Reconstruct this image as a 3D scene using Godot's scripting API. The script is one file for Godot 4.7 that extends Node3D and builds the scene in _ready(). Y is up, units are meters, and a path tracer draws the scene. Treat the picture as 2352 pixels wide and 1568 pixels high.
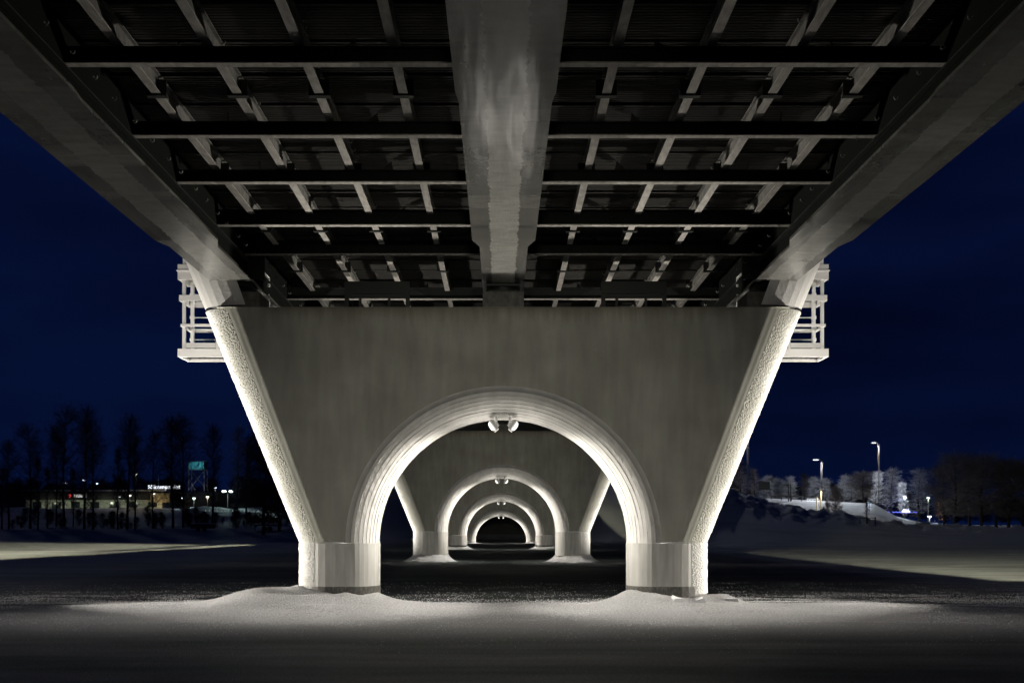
extends Node3D

# ------------------------------------------------------------------ mesh helper
class Geo:
	var v := PackedVector3Array()
	var n := PackedVector3Array()
	var t := PackedVector2Array()
	var c := PackedColorArray()
	var i := PackedInt32Array()
	var use_uv := false
	var use_col := false

	func tri(a: Vector3, b: Vector3, d: Vector3) -> void:   # counter-clockwise seen from outside
		var nn := (b - a).cross(d - a).normalized()
		var k := v.size()
		v.append(a); v.append(b); v.append(d)
		n.append(nn); n.append(nn); n.append(nn)
		i.append(k); i.append(k + 2); i.append(k + 1)

	func quad(a: Vector3, b: Vector3, d: Vector3, e: Vector3) -> void:
		var nn := (b - a).cross(d - a)
		if nn.length_squared() < 1e-16:
			nn = (d - a).cross(e - a)
		nn = nn.normalized()
		var k := v.size()
		v.append(a); v.append(b); v.append(d); v.append(e)
		for q in 4:
			n.append(nn)
		i.append(k); i.append(k + 2); i.append(k + 1)
		i.append(k); i.append(k + 3); i.append(k + 2)

	func uvquad(p: Array, u: Array) -> void:
		use_uv = true
		quad(p[0], p[1], p[2], p[3])
		for q in 4:
			t.append(u[q])

	# eight corners: lower ring (ccw seen from above) then upper ring
	func hexa(p: Array) -> void:
		quad(p[0], p[3], p[2], p[1])
		quad(p[4], p[5], p[6], p[7])
		for k in 4:
			var m: int = (k + 1) % 4
			quad(p[k], p[m], p[m + 4], p[k + 4])

	func box(lo: Vector3, hi: Vector3) -> void:
		hexa([Vector3(lo.x, lo.y, hi.z), Vector3(hi.x, lo.y, hi.z), Vector3(hi.x, lo.y, lo.z), Vector3(lo.x, lo.y, lo.z),
			Vector3(lo.x, hi.y, hi.z), Vector3(hi.x, hi.y, hi.z), Vector3(hi.x, hi.y, lo.z), Vector3(lo.x, hi.y, lo.z)])

	func bar(a: Vector3, b: Vector3, w: float, h: float, up := Vector3.UP) -> void:
		var d := (b - a).normalized()
		var s := d.cross(up)
		if s.length() < 1e-4:
			s = d.cross(Vector3.RIGHT)
		s = s.normalized() * w * 0.5
		var u := s.cross(d).normalized() * h * 0.5
		hexa([a - s - u, a + s - u, b + s - u, b - s - u, a - s + u, a + s + u, b + s + u, b - s + u])

	func tube(a: Vector3, b: Vector3, r0: float, r1: float, sides := 6, caps := false) -> void:
		var d := (b - a).normalized()
		var s := d.cross(Vector3.UP)
		if s.length() < 1e-3:
			s = d.cross(Vector3.RIGHT)
		s = s.normalized()
		var u := s.cross(d).normalized()
		var k := v.size()
		for q in sides:
			var g := TAU * q / sides
			var o := s * cos(g) + u * sin(g)
			v.append(a + o * r0); n.append(o)
			v.append(b + o * r1); n.append(o)
		for q in sides:
			var m := (q + 1) % sides
			var p0 := k + q * 2
			var p1 := k + m * 2
			i.append(p0); i.append(p1); i.append(p1 + 1)
			i.append(p0); i.append(p1 + 1); i.append(p0 + 1)
		if caps:
			for q in range(1, sides - 1):
				var g0 := TAU * q / sides
				var g1 := TAU * (q + 1) / sides
				tri(a + s * r0, a + (s * cos(g1) + u * sin(g1)) * r0, a + (s * cos(g0) + u * sin(g0)) * r0)
				tri(b + s * r1, b + (s * cos(g0) + u * sin(g0)) * r1, b + (s * cos(g1) + u * sin(g1)) * r1)

	# rows of points; right x forward order so that (du x dv) points outside
	func grid(rows: Array, flip := false) -> void:
		var nv: int = rows.size()
		var nu: int = rows[0].size()
		var k := v.size()
		for r in nv:
			var row: PackedVector3Array = rows[r]
			var up: PackedVector3Array = rows[mini(r + 1, nv - 1)]
			var dn: PackedVector3Array = rows[maxi(r - 1, 0)]
			for q in nu:
				var du := row[mini(q + 1, nu - 1)] - row[maxi(q - 1, 0)]
				var dv := up[q] - dn[q]
				var nn := du.cross(dv).normalized()
				v.append(row[q])
				n.append(-nn if flip else nn)
		for r in nv - 1:
			for q in nu - 1:
				var a := k + r * nu + q
				var b := a + 1
				var d := a + nu
				var e := d + 1
				if flip:
					i.append(a); i.append(b); i.append(e)
					i.append(a); i.append(e); i.append(d)
				else:
					i.append(a); i.append(e); i.append(b)
					i.append(a); i.append(d); i.append(e)

	func mesh() -> ArrayMesh:
		var a := []
		a.resize(Mesh.ARRAY_MAX)
		a[Mesh.ARRAY_VERTEX] = v
		a[Mesh.ARRAY_NORMAL] = n
		if use_uv:
			a[Mesh.ARRAY_TEX_UV] = t
		if use_col:
			a[Mesh.ARRAY_COLOR] = c
		a[Mesh.ARRAY_INDEX] = i
		var m := ArrayMesh.new()
		m.add_surface_from_arrays(Mesh.PRIMITIVE_TRIANGLES, a)
		return m


var M := {}
var used := {}
var rng := RandomNumberGenerator.new()

const EYE := 1.6
const PIER_Z := [-19.94, -45.94, -71.94, -97.94]
const SPRING := [1.27, 1.36, 0.98, 0.2]
const HALF := 0.575          # half the thickness of a pier
const FLANGE := 6.35         # underside of the girders
const DECK := 7.30           # underside of the deck pans
const GIRDER_X := [-5.28, 0.0, 5.28]


func numbered(called: String) -> String:
	if not used.has(called):
		used[called] = 0
		return called
	used[called] += 1
	return "%s_%03d" % [called, used[called]]


func thing(called: String, label: String, category: String, at := Vector3.ZERO, group := "") -> Node3D:
	var o := Node3D.new()
	o.name = numbered(called)
	add_child(o, true)
	o.position = at
	tag(o, label, category, group)
	return o


func tag(o: Node, label: String, category: String, group := "") -> void:
	o.set_meta("label", label)
	o.set_meta("category", category)
	if group:
		o.set_meta("group", group)


func part(called: String, m, mat: Material, parent: Node) -> MeshInstance3D:
	var o := MeshInstance3D.new()
	o.name = called
	o.mesh = m.mesh() if m is Geo else m
	o.material_override = mat
	parent.add_child(o, true)
	return o


func copy_of(src: Node3D, label: String, group := "") -> Node3D:
	var o: Node3D = src.duplicate()
	var base := String(src.name)
	var cut := base.rfind("_0")
	if cut > 0:
		base = base.substr(0, cut)
	o.name = numbered(base)
	add_child(o, true)
	o.set_meta("label", label)
	if group:
		o.set_meta("group", group)
	return o


# ------------------------------------------------------------------ materials
func noise_tex(freq: float, octaves: int, seed_: int, lo: Color, hi: Color, size := 512, kind := FastNoiseLite.TYPE_SIMPLEX_SMOOTH, mid := -1.0) -> NoiseTexture2D:
	var f := FastNoiseLite.new()
	f.noise_type = kind
	f.frequency = freq
	f.fractal_octaves = octaves
	f.seed = seed_
	var x := NoiseTexture2D.new()
	x.width = size
	x.height = size
	x.seamless = true
	x.noise = f
	var g := Gradient.new()
	g.set_color(0, lo)
	g.set_color(1, hi)
	if mid > 0:
		g.add_point(mid, lo.lerp(hi, 0.35))
	x.color_ramp = g
	return x


func bump_tex(freq: float, octaves: int, seed_: int, strength: float, size := 512) -> NoiseTexture2D:
	var f := FastNoiseLite.new()
	f.noise_type = FastNoiseLite.TYPE_SIMPLEX_SMOOTH
	f.frequency = freq
	f.fractal_octaves = octaves
	f.seed = seed_
	var x := NoiseTexture2D.new()
	x.width = size
	x.height = size
	x.seamless = true
	x.noise = f
	x.as_normal_map = true
	x.bump_strength = strength
	return x


func lin(r: float, g: float, b: float) -> Color:
	return Color(r, g, b).linear_to_srgb()


func flat(r: float, g: float, b: float, rough := 0.8, metal := 0.0) -> StandardMaterial3D:
	var m := StandardMaterial3D.new()
	m.albedo_color = lin(r, g, b)
	m.roughness = rough
	m.metallic = metal
	return m


func textured(tex: Texture2D, scale: Vector3, rough: float, bump: Texture2D = null, bscale := 1.0) -> StandardMaterial3D:
	var m := StandardMaterial3D.new()
	m.albedo_texture = tex
	m.uv1_triplanar = true
	m.uv1_world_triplanar = true
	m.uv1_scale = scale
	m.roughness = rough
	if bump:
		m.normal_enabled = true
		m.normal_texture = bump
		m.normal_scale = bscale
	return m


func glowing(r: float, g: float, b: float, e: float) -> StandardMaterial3D:
	var m := StandardMaterial3D.new()
	m.albedo_color = lin(0.6, 0.6, 0.6)
	m.emission_enabled = true
	m.emission = lin(r, g, b)
	m.emission_energy_multiplier = e
	return m


func make_materials() -> void:
	# wall concrete: vertical streaks over olive grey
	M.concrete = textured(noise_tex(0.016, 6, 11, lin(0.35, 0.346, 0.305), lin(0.47, 0.466, 0.41)), Vector3(0.42, 0.06, 0.42), 0.85)
	M.concrete.detail_enabled = true
	M.concrete.detail_blend_mode = BaseMaterial3D.BLEND_MODE_MUL
	M.concrete.detail_albedo = noise_tex(0.011, 5, 12, Color(0.86, 0.86, 0.85), Color(1, 1, 1))
	M.concrete.detail_uv_layer = BaseMaterial3D.DETAIL_UV_2
	M.concrete.uv2_triplanar = true
	M.concrete.uv2_world_triplanar = true
	M.concrete.uv2_scale = Vector3(0.13, 0.13, 0.13)
	M.concrete_stained = M.concrete.duplicate()
	M.concrete_stained.vertex_color_use_as_albedo = true
	M.formwork = textured(noise_tex(0.012, 5, 21, lin(0.58, 0.565, 0.54), lin(0.8, 0.785, 0.76)), Vector3(0.5, 0.35, 0.5), 0.85, bump_tex(0.04, 4, 6, 3.0), 0.5)
	M.frost = textured(noise_tex(0.06, 4, 31, lin(0.56, 0.55, 0.53), lin(0.86, 0.85, 0.83)), Vector3(0.9, 0.9, 0.9), 0.9, bump_tex(0.05, 3, 9, 12.0), 1.0)
	M.frost_grain = M.frost.duplicate()
	M.frost_grain.vertex_color_use_as_albedo = true
	M.pedestal = textured(noise_tex(0.012, 5, 22, lin(0.4, 0.39, 0.365), lin(0.62, 0.61, 0.58)), Vector3(0.9, 0.12, 0.9), 0.85)
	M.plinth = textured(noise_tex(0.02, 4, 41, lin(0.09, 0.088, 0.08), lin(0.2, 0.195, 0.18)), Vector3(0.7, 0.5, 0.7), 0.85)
	M.wet_band = textured(noise_tex(0.03, 4, 51, lin(0.05, 0.048, 0.042), lin(0.2, 0.19, 0.17)), Vector3(1.6, 0.7, 1.6), 0.55)
	M.fairing = flat(0.55, 0.54, 0.52, 0.5)
	M.fairing.normal_enabled = true
	M.fairing.normal_texture = bump_tex(0.02, 3, 17, 2.0)
	M.fairing.uv1_triplanar = true
	M.fairing.uv1_world_triplanar = true
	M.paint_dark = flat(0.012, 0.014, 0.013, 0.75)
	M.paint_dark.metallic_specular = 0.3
	M.paint_dark.albedo_texture = noise_tex(0.02, 4, 61, Color(0.8, 0.8, 0.8), Color(1, 1, 1), 256)
	M.paint_dark.uv1_triplanar = true
	M.paint_dark.uv1_world_triplanar = true
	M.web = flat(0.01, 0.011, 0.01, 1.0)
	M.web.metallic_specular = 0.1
	M.black_steel = flat(0.018, 0.02, 0.018, 0.6)
	M.galvanised_and_lit = textured(noise_tex(0.02, 5, 71, lin(0.24, 0.228, 0.21), lin(0.48, 0.46, 0.425)), Vector3(0.9, 0.9, 0.35), 0.5)  # on the cross beam flanges it paints the light from below
	M.pan = textured(noise_tex(0.012, 4, 81, lin(0.02, 0.019, 0.016), lin(0.04, 0.038, 0.033)), Vector3(0.1, 0.5, 1.2), 0.7)
	M.pan_dark = textured(noise_tex(0.012, 4, 82, lin(0.015, 0.014, 0.012), lin(0.032, 0.03, 0.026)), Vector3(0.1, 0.5, 1.2), 0.7)
	M.slab = flat(0.22, 0.22, 0.21, 0.9)
	M.white_steel = flat(0.85, 0.84, 0.82, 0.5)
	M.grating = flat(0.1, 0.1, 0.095, 0.6, 0.3)
	M.lamp_body = flat(0.75, 0.75, 0.74, 0.4)
	M.lamp_lens = glowing(1, 0.97, 0.92, 1.5)
	M.bark = flat(0.03, 0.026, 0.023, 0.9)
	M.twig = flat(0.045, 0.036, 0.034, 0.9)
	M.twig_brown = flat(0.2, 0.175, 0.165, 0.9)
	M.twig_grey = flat(0.3, 0.29, 0.3, 0.9)
	M.twig_frost = flat(0.5, 0.5, 0.52, 0.9)
	M.dark_wall = flat(0.03, 0.03, 0.032, 0.8)
	M.roof_snow = flat(0.5, 0.5, 0.52, 0.9)
	M.pale_wall = textured(noise_tex(0.03, 3, 91, lin(0.3, 0.3, 0.27), lin(0.5, 0.5, 0.45), 256), Vector3(0.2, 0.2, 0.2), 0.8)
	M.brick_wall = textured(noise_tex(0.06, 3, 92, lin(0.2, 0.17, 0.12), lin(0.4, 0.35, 0.26), 256), Vector3(0.4, 0.4, 0.4), 0.85)
	M.glass_dark = flat(0.02, 0.025, 0.03, 0.15)
	M.red_paint = flat(0.16, 0.022, 0.016, 0.6)
	M.rust_wood = flat(0.05, 0.018, 0.028, 0.8)
	M.rubber = flat(0.02, 0.02, 0.02, 0.8)
	M.snow_plain = flat(0.8, 0.8, 0.82, 0.9)
	M.unlit_dark = textured(noise_tex(0.06, 4, 95, lin(0.012, 0.012, 0.011), lin(0.04, 0.038, 0.034), 256), Vector3(0.4, 0.4, 0.4), 0.95)  # near black, paints the unlit end under the bridge
	M.lattice = flat(0.05, 0.046, 0.042, 0.7)
	M.mast = flat(0.13, 0.12, 0.11, 0.6, 0.2)


# ------------------------------------------------------------------ camera, sky, air
func make_view() -> void:
	var cam := Camera3D.new()
	cam.name = "camera"
	add_child(cam)
	cam.position = Vector3(-0.055, EYE, 0)
	var near := 0.1
	var f := 2307.0
	cam.near = near
	cam.far = 1500.0
	cam.projection = Camera3D.PROJECTION_FRUSTUM
	cam.size = near * 1568.0 / f
	cam.frustum_offset = Vector2(near * 26.5 / f, near * 426.0 / f)
	cam.current = true

	var w := 1024
	var h := 512
	var im := Image.create(w, h, false, Image.FORMAT_RGBF)
	var nz := FastNoiseLite.new()
	nz.seed = 4
	nz.frequency = 0.9
	nz.fractal_octaves = 5
	for y in h:
		var el := PI * (0.5 - (y + 0.5) / h)
		var sy := maxf(sin(el), 0.0)
		var base := Color(0.0012, 0.0038, 0.0215).lerp(Color(0.0008, 0.0026, 0.018), clampf(sy * 1.1, 0, 1))
		base = base.lerp(Color(0.0012, 0.0050, 0.030), pow(clampf(1.0 - sy / 0.17, 0, 1), 1.5))
		for x in w:
			var az := TAU * (x + 0.5) / w
			var p := Vector3(cos(az) * cos(el) * 2.2, sin(el) * 9.0, sin(az) * cos(el) * 2.2)
			var k := 1.0 + 0.8 * nz.get_noise_3dv(p)
			im.set_pixel(x, y, Color(base.r * k, base.g * k, base.b * k))
	var pan := PanoramaSkyMaterial.new()
	pan.panorama = ImageTexture.create_from_image(im)
	var sky := Sky.new()
	sky.sky_material = pan
	var env := Environment.new()
	env.background_mode = Environment.BG_SKY
	env.sky = sky
	env.tonemap_mode = Environment.TONE_MAPPER_LINEAR
	env.tonemap_exposure = 1.0
	env.sdfgi_enabled = true
	env.ssao_enabled = true
	env.ssil_enabled = true
	var we := WorldEnvironment.new()
	we.name = "environment"
	we.environment = env
	add_child(we)

	var moon := DirectionalLight3D.new()
	moon.name = "moon"
	moon.light_energy = 0.02
	moon.light_color = Color(0.85, 0.9, 1.0)
	moon.light_angular_distance = 0.5
	moon.shadow_enabled = true
	moon.rotation_degrees = Vector3(-40, 215, 0)
	add_child(moon)


# ------------------------------------------------------------------ terrain
var gn := FastNoiseLite.new()
var gm := FastNoiseLite.new()

func sm(a: float, b: float, x: float) -> float:
	return smoothstep(a, b, x)


func table(xs: Array, ys: Array, x: float) -> float:
	if x <= xs[0]:
		return ys[0]
	for k in range(1, xs.size()):
		if x < xs[k]:
			return lerpf(ys[k - 1], ys[k], (x - xs[k - 1]) / (xs[k] - xs[k - 1]))
	return ys[-1]


func bump(x: float, z: float, cx: float, cz: float, rx: float, rz: float) -> float:
	var q := pow((x - cx) / rx, 2) + pow((z - cz) / rz, 2)
	return exp(-q)


func ped_dist(x: float, z: float) -> float:
	# distance from the outline of the nearer pedestal, seen from above
	var p := Vector2(absf(absf(x) - 3.24) - 0.25, absf(z) - 0.04)
	return Vector2(maxf(p.x, 0), maxf(p.y, 0)).length() + minf(maxf(p.x, p.y), 0.0) - 0.53


func height(x: float, z: float) -> float:
	var d := -z
	var h := 0.0
	# plain ice with wind drifts
	h += 0.025 * gn.get_noise_2d(x * 3.0, z * 9.0) * (1.0 if d > 4 else 0.6)
	h += 0.05 * gn.get_noise_2d(x * 0.8 + 50, z * 2.0) * sm(20, 40, d + absf(x) * 0.6)
	h += 0.018 * gn.get_noise_2d(x * 2.5 + 90, z * 34.0) * (1.0 - sm(24, 40, d))
	# two old ski tracks and a trodden line across the foreground
	for q in [[-13.6, 0.02], [-13.15, 0.02], [-11.2, -0.03]]:
		h -= 0.03 * exp(-pow((z - q[0] - q[1] * x - 0.12 * sin(x * 0.35)) / 0.09, 2))
	h += 0.16 * gn.get_noise_2d(x * 0.7 + 20, z * 1.6) * sm(12, 18, absf(x)) * sm(30, 45, d)
	h += 0.10 * maxf(0, gn.get_noise_2d(x * 14, z * 14)) * exp(-pow((d - 58.0 - 0.2 * x) / 2.5, 2))
	# snow heaped along and around the piers
	for k in 4:
		var pz: float = PIER_Z[k]
		if absf(z - pz) > 8:
			continue
		if k == 0:
			h += 0.09 * exp(-pow((z - pz - 0.55) / 1.5, 2)) * (1.0 - sm(6, 11, absf(x)))
			h += 0.24 * bump(x, z, -4.15, pz + 0.15, 0.85, 1.0)
			var pq := maxf(ped_dist(x, z - pz), 0.0)
			h += (0.1 if x < 0 else 0.07) * exp(-pow(pq / 0.2, 1.3)) * (1.0 + 0.7 * gn.get_noise_2d(x * 30, z * 30))
			h += 0.20 * bump(x, z, -5.0, pz + 0.3, 0.7, 1.1)
			h += 0.13 * bump(x, z, -2.7, pz + 0.3, 0.9, 1.1)
			h += 0.2 * bump(x, z, 2.5, pz + 0.25, 0.5, 0.9)
			h += 0.12 * bump(x, z, 3.5, pz + 0.5, 0.9, 0.6)
			h += 0.16 * bump(x, z, 4.35, pz + 0.05, 0.4, 0.5)
			h += 0.02 * gn.get_noise_2d(x * 16, z * 16) * bump(x, z, 0, pz + 0.4, 7, 1.6)
		else:
			var a: float = [0, 0.34, 0.25, 0.1][k]
			var q := ped_dist(x, z - pz)
			h += a * exp(-pow(maxf(q, 0.0) / 0.24, 1.25)) * (1.0 + 0.5 * gn.get_noise_2d(x * 22, z * 22))
	# left bank
	if x < 14:
		var l := 1.35 * sm(100, 118, d) + 3.3 * sm(126, 168, d)
		l += 0.5 * sm(112, 120, d) * gn.get_noise_2d(x * 2.2, z * 2.2) * (1.0 if x < -15 else 0.3)
		h += l * (1.0 - sm(-8, 14, x))
		h += 1.1 * bump(x, z, -44, -150, 5, 6) + 0.9 * bump(x, z, -73, -150, 7, 5)
	# embankment that carries the road beyond the last pier
	var e := sm(104.5, 114, d) * (1.0 - sm(10, 30, absf(x)))
	h = maxf(h, 6.9 * e + 0.4 * e * gn.get_noise_2d(x * 3, z * 3))
	# right bank
	if x > 8:
		var crest := table([12, 20, 22.8, 24.9, 26.4, 28.4, 31.1, 33.1, 35.8, 39.2, 41.1, 52, 70], [5.6, 5.4, 5.1, 4.5, 4.1, 3.6, 3.2, 2.95, 2.5, 1.85, 1.6, 1.35, 1.3], x)
		var foot := lerpf(104, 82, sm(13, 19, x))
		var q := clampf((d - foot) / (100.0 - foot), 0, 1) if foot < 99 else 0.0
		q = q * q * (1.6 - 0.6 * q)
		var r := crest * q
		r += sm(93, 98, d) * (1.0 - sm(101, 106, d)) * (maxf(0, gn.get_noise_2d(x * 9, z * 9) + 0.05) * 0.8 + 0.3 * gn.get_noise_2d(x * 30, z * 30))
		var plateau := table([20, 34, 38, 52, 56, 62, 90], [5.6, 5.6, 5.5, 4.8, 2.6, 1.9, 1.7], x * 140.0 / maxf(d, 120))
		r = lerpf(r, maxf(crest - 0.9, 1.0), sm(101, 108, d))
		r = lerpf(r, plateau, sm(112, 138, d))
		h = maxf(h, r * sm(12, 18, x))
	return h


func snow_cover(x: float, z: float) -> float:
	var d := -z
	var a := absf(x)
	var nz := gm.get_noise_2d(x * 1.2, z * 4.0)
	var fine := gm.get_noise_2d(x * 9.0 + 31, z * 22.0)
	# snow round the first pier; its fade also paints the light falling off
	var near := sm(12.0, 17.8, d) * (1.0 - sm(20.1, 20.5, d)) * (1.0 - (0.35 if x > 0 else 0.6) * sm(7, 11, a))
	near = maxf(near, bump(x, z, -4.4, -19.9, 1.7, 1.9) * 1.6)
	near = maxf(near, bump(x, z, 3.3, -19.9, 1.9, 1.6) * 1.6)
	for k in range(1, 4):
		if absf(z - PIER_Z[k]) < 6:
			near = maxf(near, 1.0 - sm(0.42, 0.62, ped_dist(x, z - PIER_Z[k]) + 0.25 * fine))
	# thin snow on ice elsewhere
	var thin := lerpf(0.34, 0.16 + 0.22 * sm(5, 9, a), sm(13, 19, d)) + 0.12 * nz + 0.08 * fine
	var open := sm(9, 17, a) * sm(24, 34, d + a * 0.3)
	thin = lerpf(thin, 0.85 + 0.25 * nz, open)
	thin = lerpf(thin, 1.0, sm(78, 84, d) * sm(6, 12, a))
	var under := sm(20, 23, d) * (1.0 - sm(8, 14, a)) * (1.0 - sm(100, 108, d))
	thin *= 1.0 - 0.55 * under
	thin *= 1.0 + 0.5 * gm.get_noise_2d(x * 0.7 + 11, z * 14.0)
	return clampf(maxf(near, thin), 0.03, 1.0)


func lines(a: Array) -> PackedFloat32Array:     # [from, to, step], ...
	var out := PackedFloat32Array()
	for s in a:
		var k := int(round(absf(s[1] - s[0]) / s[2]))
		for j in k:
			out.append(lerpf(s[0], s[1], float(j) / k))
	out.append(a[-1][1])
	return out


func make_ground() -> void:
	gn.seed = 3
	gn.frequency = 0.05
	gn.fractal_octaves = 4
	gm.seed = 8
	gm.frequency = 0.08
	gm.fractal_octaves = 4
	var xs := lines([[-700, -120, 40], [-120, -60, 4], [-60, -14, 0.8], [-14, -7, 0.2], [-7, 7, 0.07], [7, 14, 0.2], [14, 20, 0.8], [20, 46, 0.35], [46, 60, 0.8], [60, 120, 4], [120, 700, 40]])
	var zs := lines([[120, 20, 10], [20, -5, 2], [-5, -14, 0.11], [-14, -17, 0.12], [-17, -22, 0.07], [-22, -30, 0.25], [-30, -44, 0.6], [-44, -48, 0.2], [-48, -70, 0.7], [-70, -74, 0.3], [-74, -94, 0.8], [-94, -106, 0.4], [-106, -172, 0.8], [-172, -240, 6], [-240, -900, 60]])
	var g := Geo.new()
	g.use_col = true
	var nx := xs.size()
	var nz := zs.size()
	var hs := PackedFloat32Array()
	hs.resize(nx * nz)
	for r in nz:
		for q in nx:
			hs[r * nx + q] = height(xs[q], zs[r])
	var snow := Color(0.82, 0.82, 0.83)
	var ice := Color(0.018, 0.036, 0.034)
	for r in nz:
		for q in nx:
			var x := xs[q]
			var z := zs[r]
			var k := r * nx + q
			g.v.append(Vector3(x, hs[k], z))
			var q0 := maxi(q - 1, 0)
			var q1 := mini(q + 1, nx - 1)
			var r0 := maxi(r - 1, 0)
			var r1 := mini(r + 1, nz - 1)
			var dx := (hs[r * nx + q1] - hs[r * nx + q0]) / (xs[q1] - xs[q0])
			var dz := (hs[r1 * nx + q] - hs[r0 * nx + q]) / (zs[r1] - zs[r0])
			g.n.append(Vector3(-dx, 1, -dz).normalized())
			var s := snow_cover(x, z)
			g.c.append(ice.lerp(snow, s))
	for r in nz - 1:
		for q in nx - 1:
			var a := r * nx + q
			g.i.append(a); g.i.append(a + nx + 1); g.i.append(a + 1)
			g.i.append(a); g.i.append(a + nx); g.i.append(a + nx + 1)
	var m := StandardMaterial3D.new()
	m.vertex_color_use_as_albedo = true
	m.albedo_texture = noise_tex(0.08, 4, 102, Color(0.72, 0.72, 0.72), Color(1, 1, 1))
	m.roughness = 0.75
	m.metallic_specular = 0.3
	m.uv1_triplanar = true
	m.uv1_world_triplanar = true
	m.uv1_scale = Vector3(0.45, 0.45, 0.45)
	m.normal_enabled = true
	m.normal_texture = bump_tex(0.09, 5, 103, 10.0, 1024)
	m.normal_scale = 2.6
	var o := part("snowy_river_ice_ground", g, m, self)
	o.name = "ground"
	o.set_meta("kind", "structure")


# ------------------------------------------------------------------ bridge piers
func arch_profile(front: bool) -> Array:
	# (radius from the arch axis, z), from the flat wall face round to the middle of the soffit
	var p := []
	if front:
		p = [Vector2(3.075, HALF), Vector2(3.05, HALF - 0.006), Vector2(2.965, HALF - 0.12)]
	else:
		p = [Vector2(3.05, HALF)]
	return p


func arch_lining(rn: RandomNumberGenerator, spring: float) -> Geo:
	var g := Geo.new()
	var seg := 72
	var boards := 10
	for side in [1, -1]:
		# raised lip
		var prof := arch_profile(side == 1)
		for k in prof.size() - 1:
			for s in seg:
				var t0 := PI * s / seg
				var t1 := PI * (s + 1) / seg
				var a: Vector2 = prof[k]
				var b: Vector2 = prof[k + 1]
				var p := [Vector3(cos(t0) * a.x, spring + sin(t0) * a.x, a.y * side), Vector3(cos(t1) * a.x, spring + sin(t1) * a.x, a.y * side),
					Vector3(cos(t1) * b.x, spring + sin(t1) * b.x, b.y * side), Vector3(cos(t0) * b.x, spring + sin(t0) * b.x, b.y * side)]
				if side == 1:
					g.quad(p[0], p[1], p[2], p[3])
				else:
					g.quad(p[3], p[2], p[1], p[0])
		# boards: narrow flat strips along the arch, in planks of uneven length and height
		for b in boards:
			var f0 := (PI / 2) * b / boards
			var f1 := (PI / 2) * (b + 1) / boards
			var gap := 0.012
			var cuts := {}
			var s_at := rn.randi_range(3, 11)
			while s_at < seg:
				cuts[s_at] = true
				s_at += rn.randi_range(9, 17)
			var off := rn.randf_range(-0.008, 0.006)
			var rows_in := []
			for s in seg + 1:
				if cuts.has(s):
					off = rn.randf_range(-0.008, 0.006)
				var tilt := rn.randf_range(-0.0015, 0.0015)
				var row := PackedVector3Array()
				var th := PI * s / seg
				for e in 4:
					var f: float = [f0, f0 + gap, f1 - gap, f1][e]
					var lift: float = [-0.012, off + tilt, off - tilt, -0.012][e]
					var rr := 2.95 - (0.49 + lift) * sin(f)
					var zz: float = (0.56 + lift) * cos(f) * side
					row.append(Vector3(cos(th) * rr, spring + sin(th) * rr, zz))
				rows_in.append(row)
			for s in seg:
				var a: PackedVector3Array = rows_in[s]
				var c: PackedVector3Array = rows_in[s + 1]
				for e in 3:
					if side == 1:
						g.quad(a[e], c[e], c[e + 1], a[e + 1])
					else:
						g.quad(a[e + 1], c[e + 1], c[e], a[e])
	return g


func edge_at(spring: float, top: float, y: float) -> float:      # inner edge of the rounded nose on the face
	return lerpf(3.30, 4.96, (y - spring) / (top - spring))


func pier_wall(spring: float, top: float) -> Geo:
	var g := Geo.new()
	var angles := []
	var corner := atan2(top - spring, edge_at(spring, top, top))
	for s in 49:
		angles.append(PI * s / 48.0)
	angles.append(corner)
	angles.append(PI - corner)
	angles.sort()
	for side in [1, -1]:
		var z: float = HALF * side
		for k in angles.size() - 1:
			var p := []
			for a in [angles[k], angles[k + 1]]:
				var d := Vector2(cos(a), sin(a))
				var inner := Vector3(d.x * 3.05, spring + d.y * 3.05, z)
				# slanted side: x = 3.30 + slope * (y - spring)
				var slope := (4.96 - 3.30) / (top - spring)
				var den := absf(d.x) - slope * d.y
				var t_side := 1e9 if den <= 1e-6 else 3.30 / den
				var t_top := 1e9 if d.y < 1e-6 else (top - spring) / d.y
				var t := minf(t_side, t_top)
				p.append(inner)
				p.append(Vector3(d.x * t, spring + d.y * t, z))
			if side == 1:
				g.quad(p[0], p[1], p[3], p[2])
			else:
				g.quad(p[2], p[3], p[1], p[0])
	# top, a few centimetres in from the face
	var e := edge_at(spring, top, top) + 0.6
	g.quad(Vector3(-e, top, HALF), Vector3(e, top, HALF), Vector3(e, top, -HALF), Vector3(-e, top, -HALF))
	return g


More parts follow.
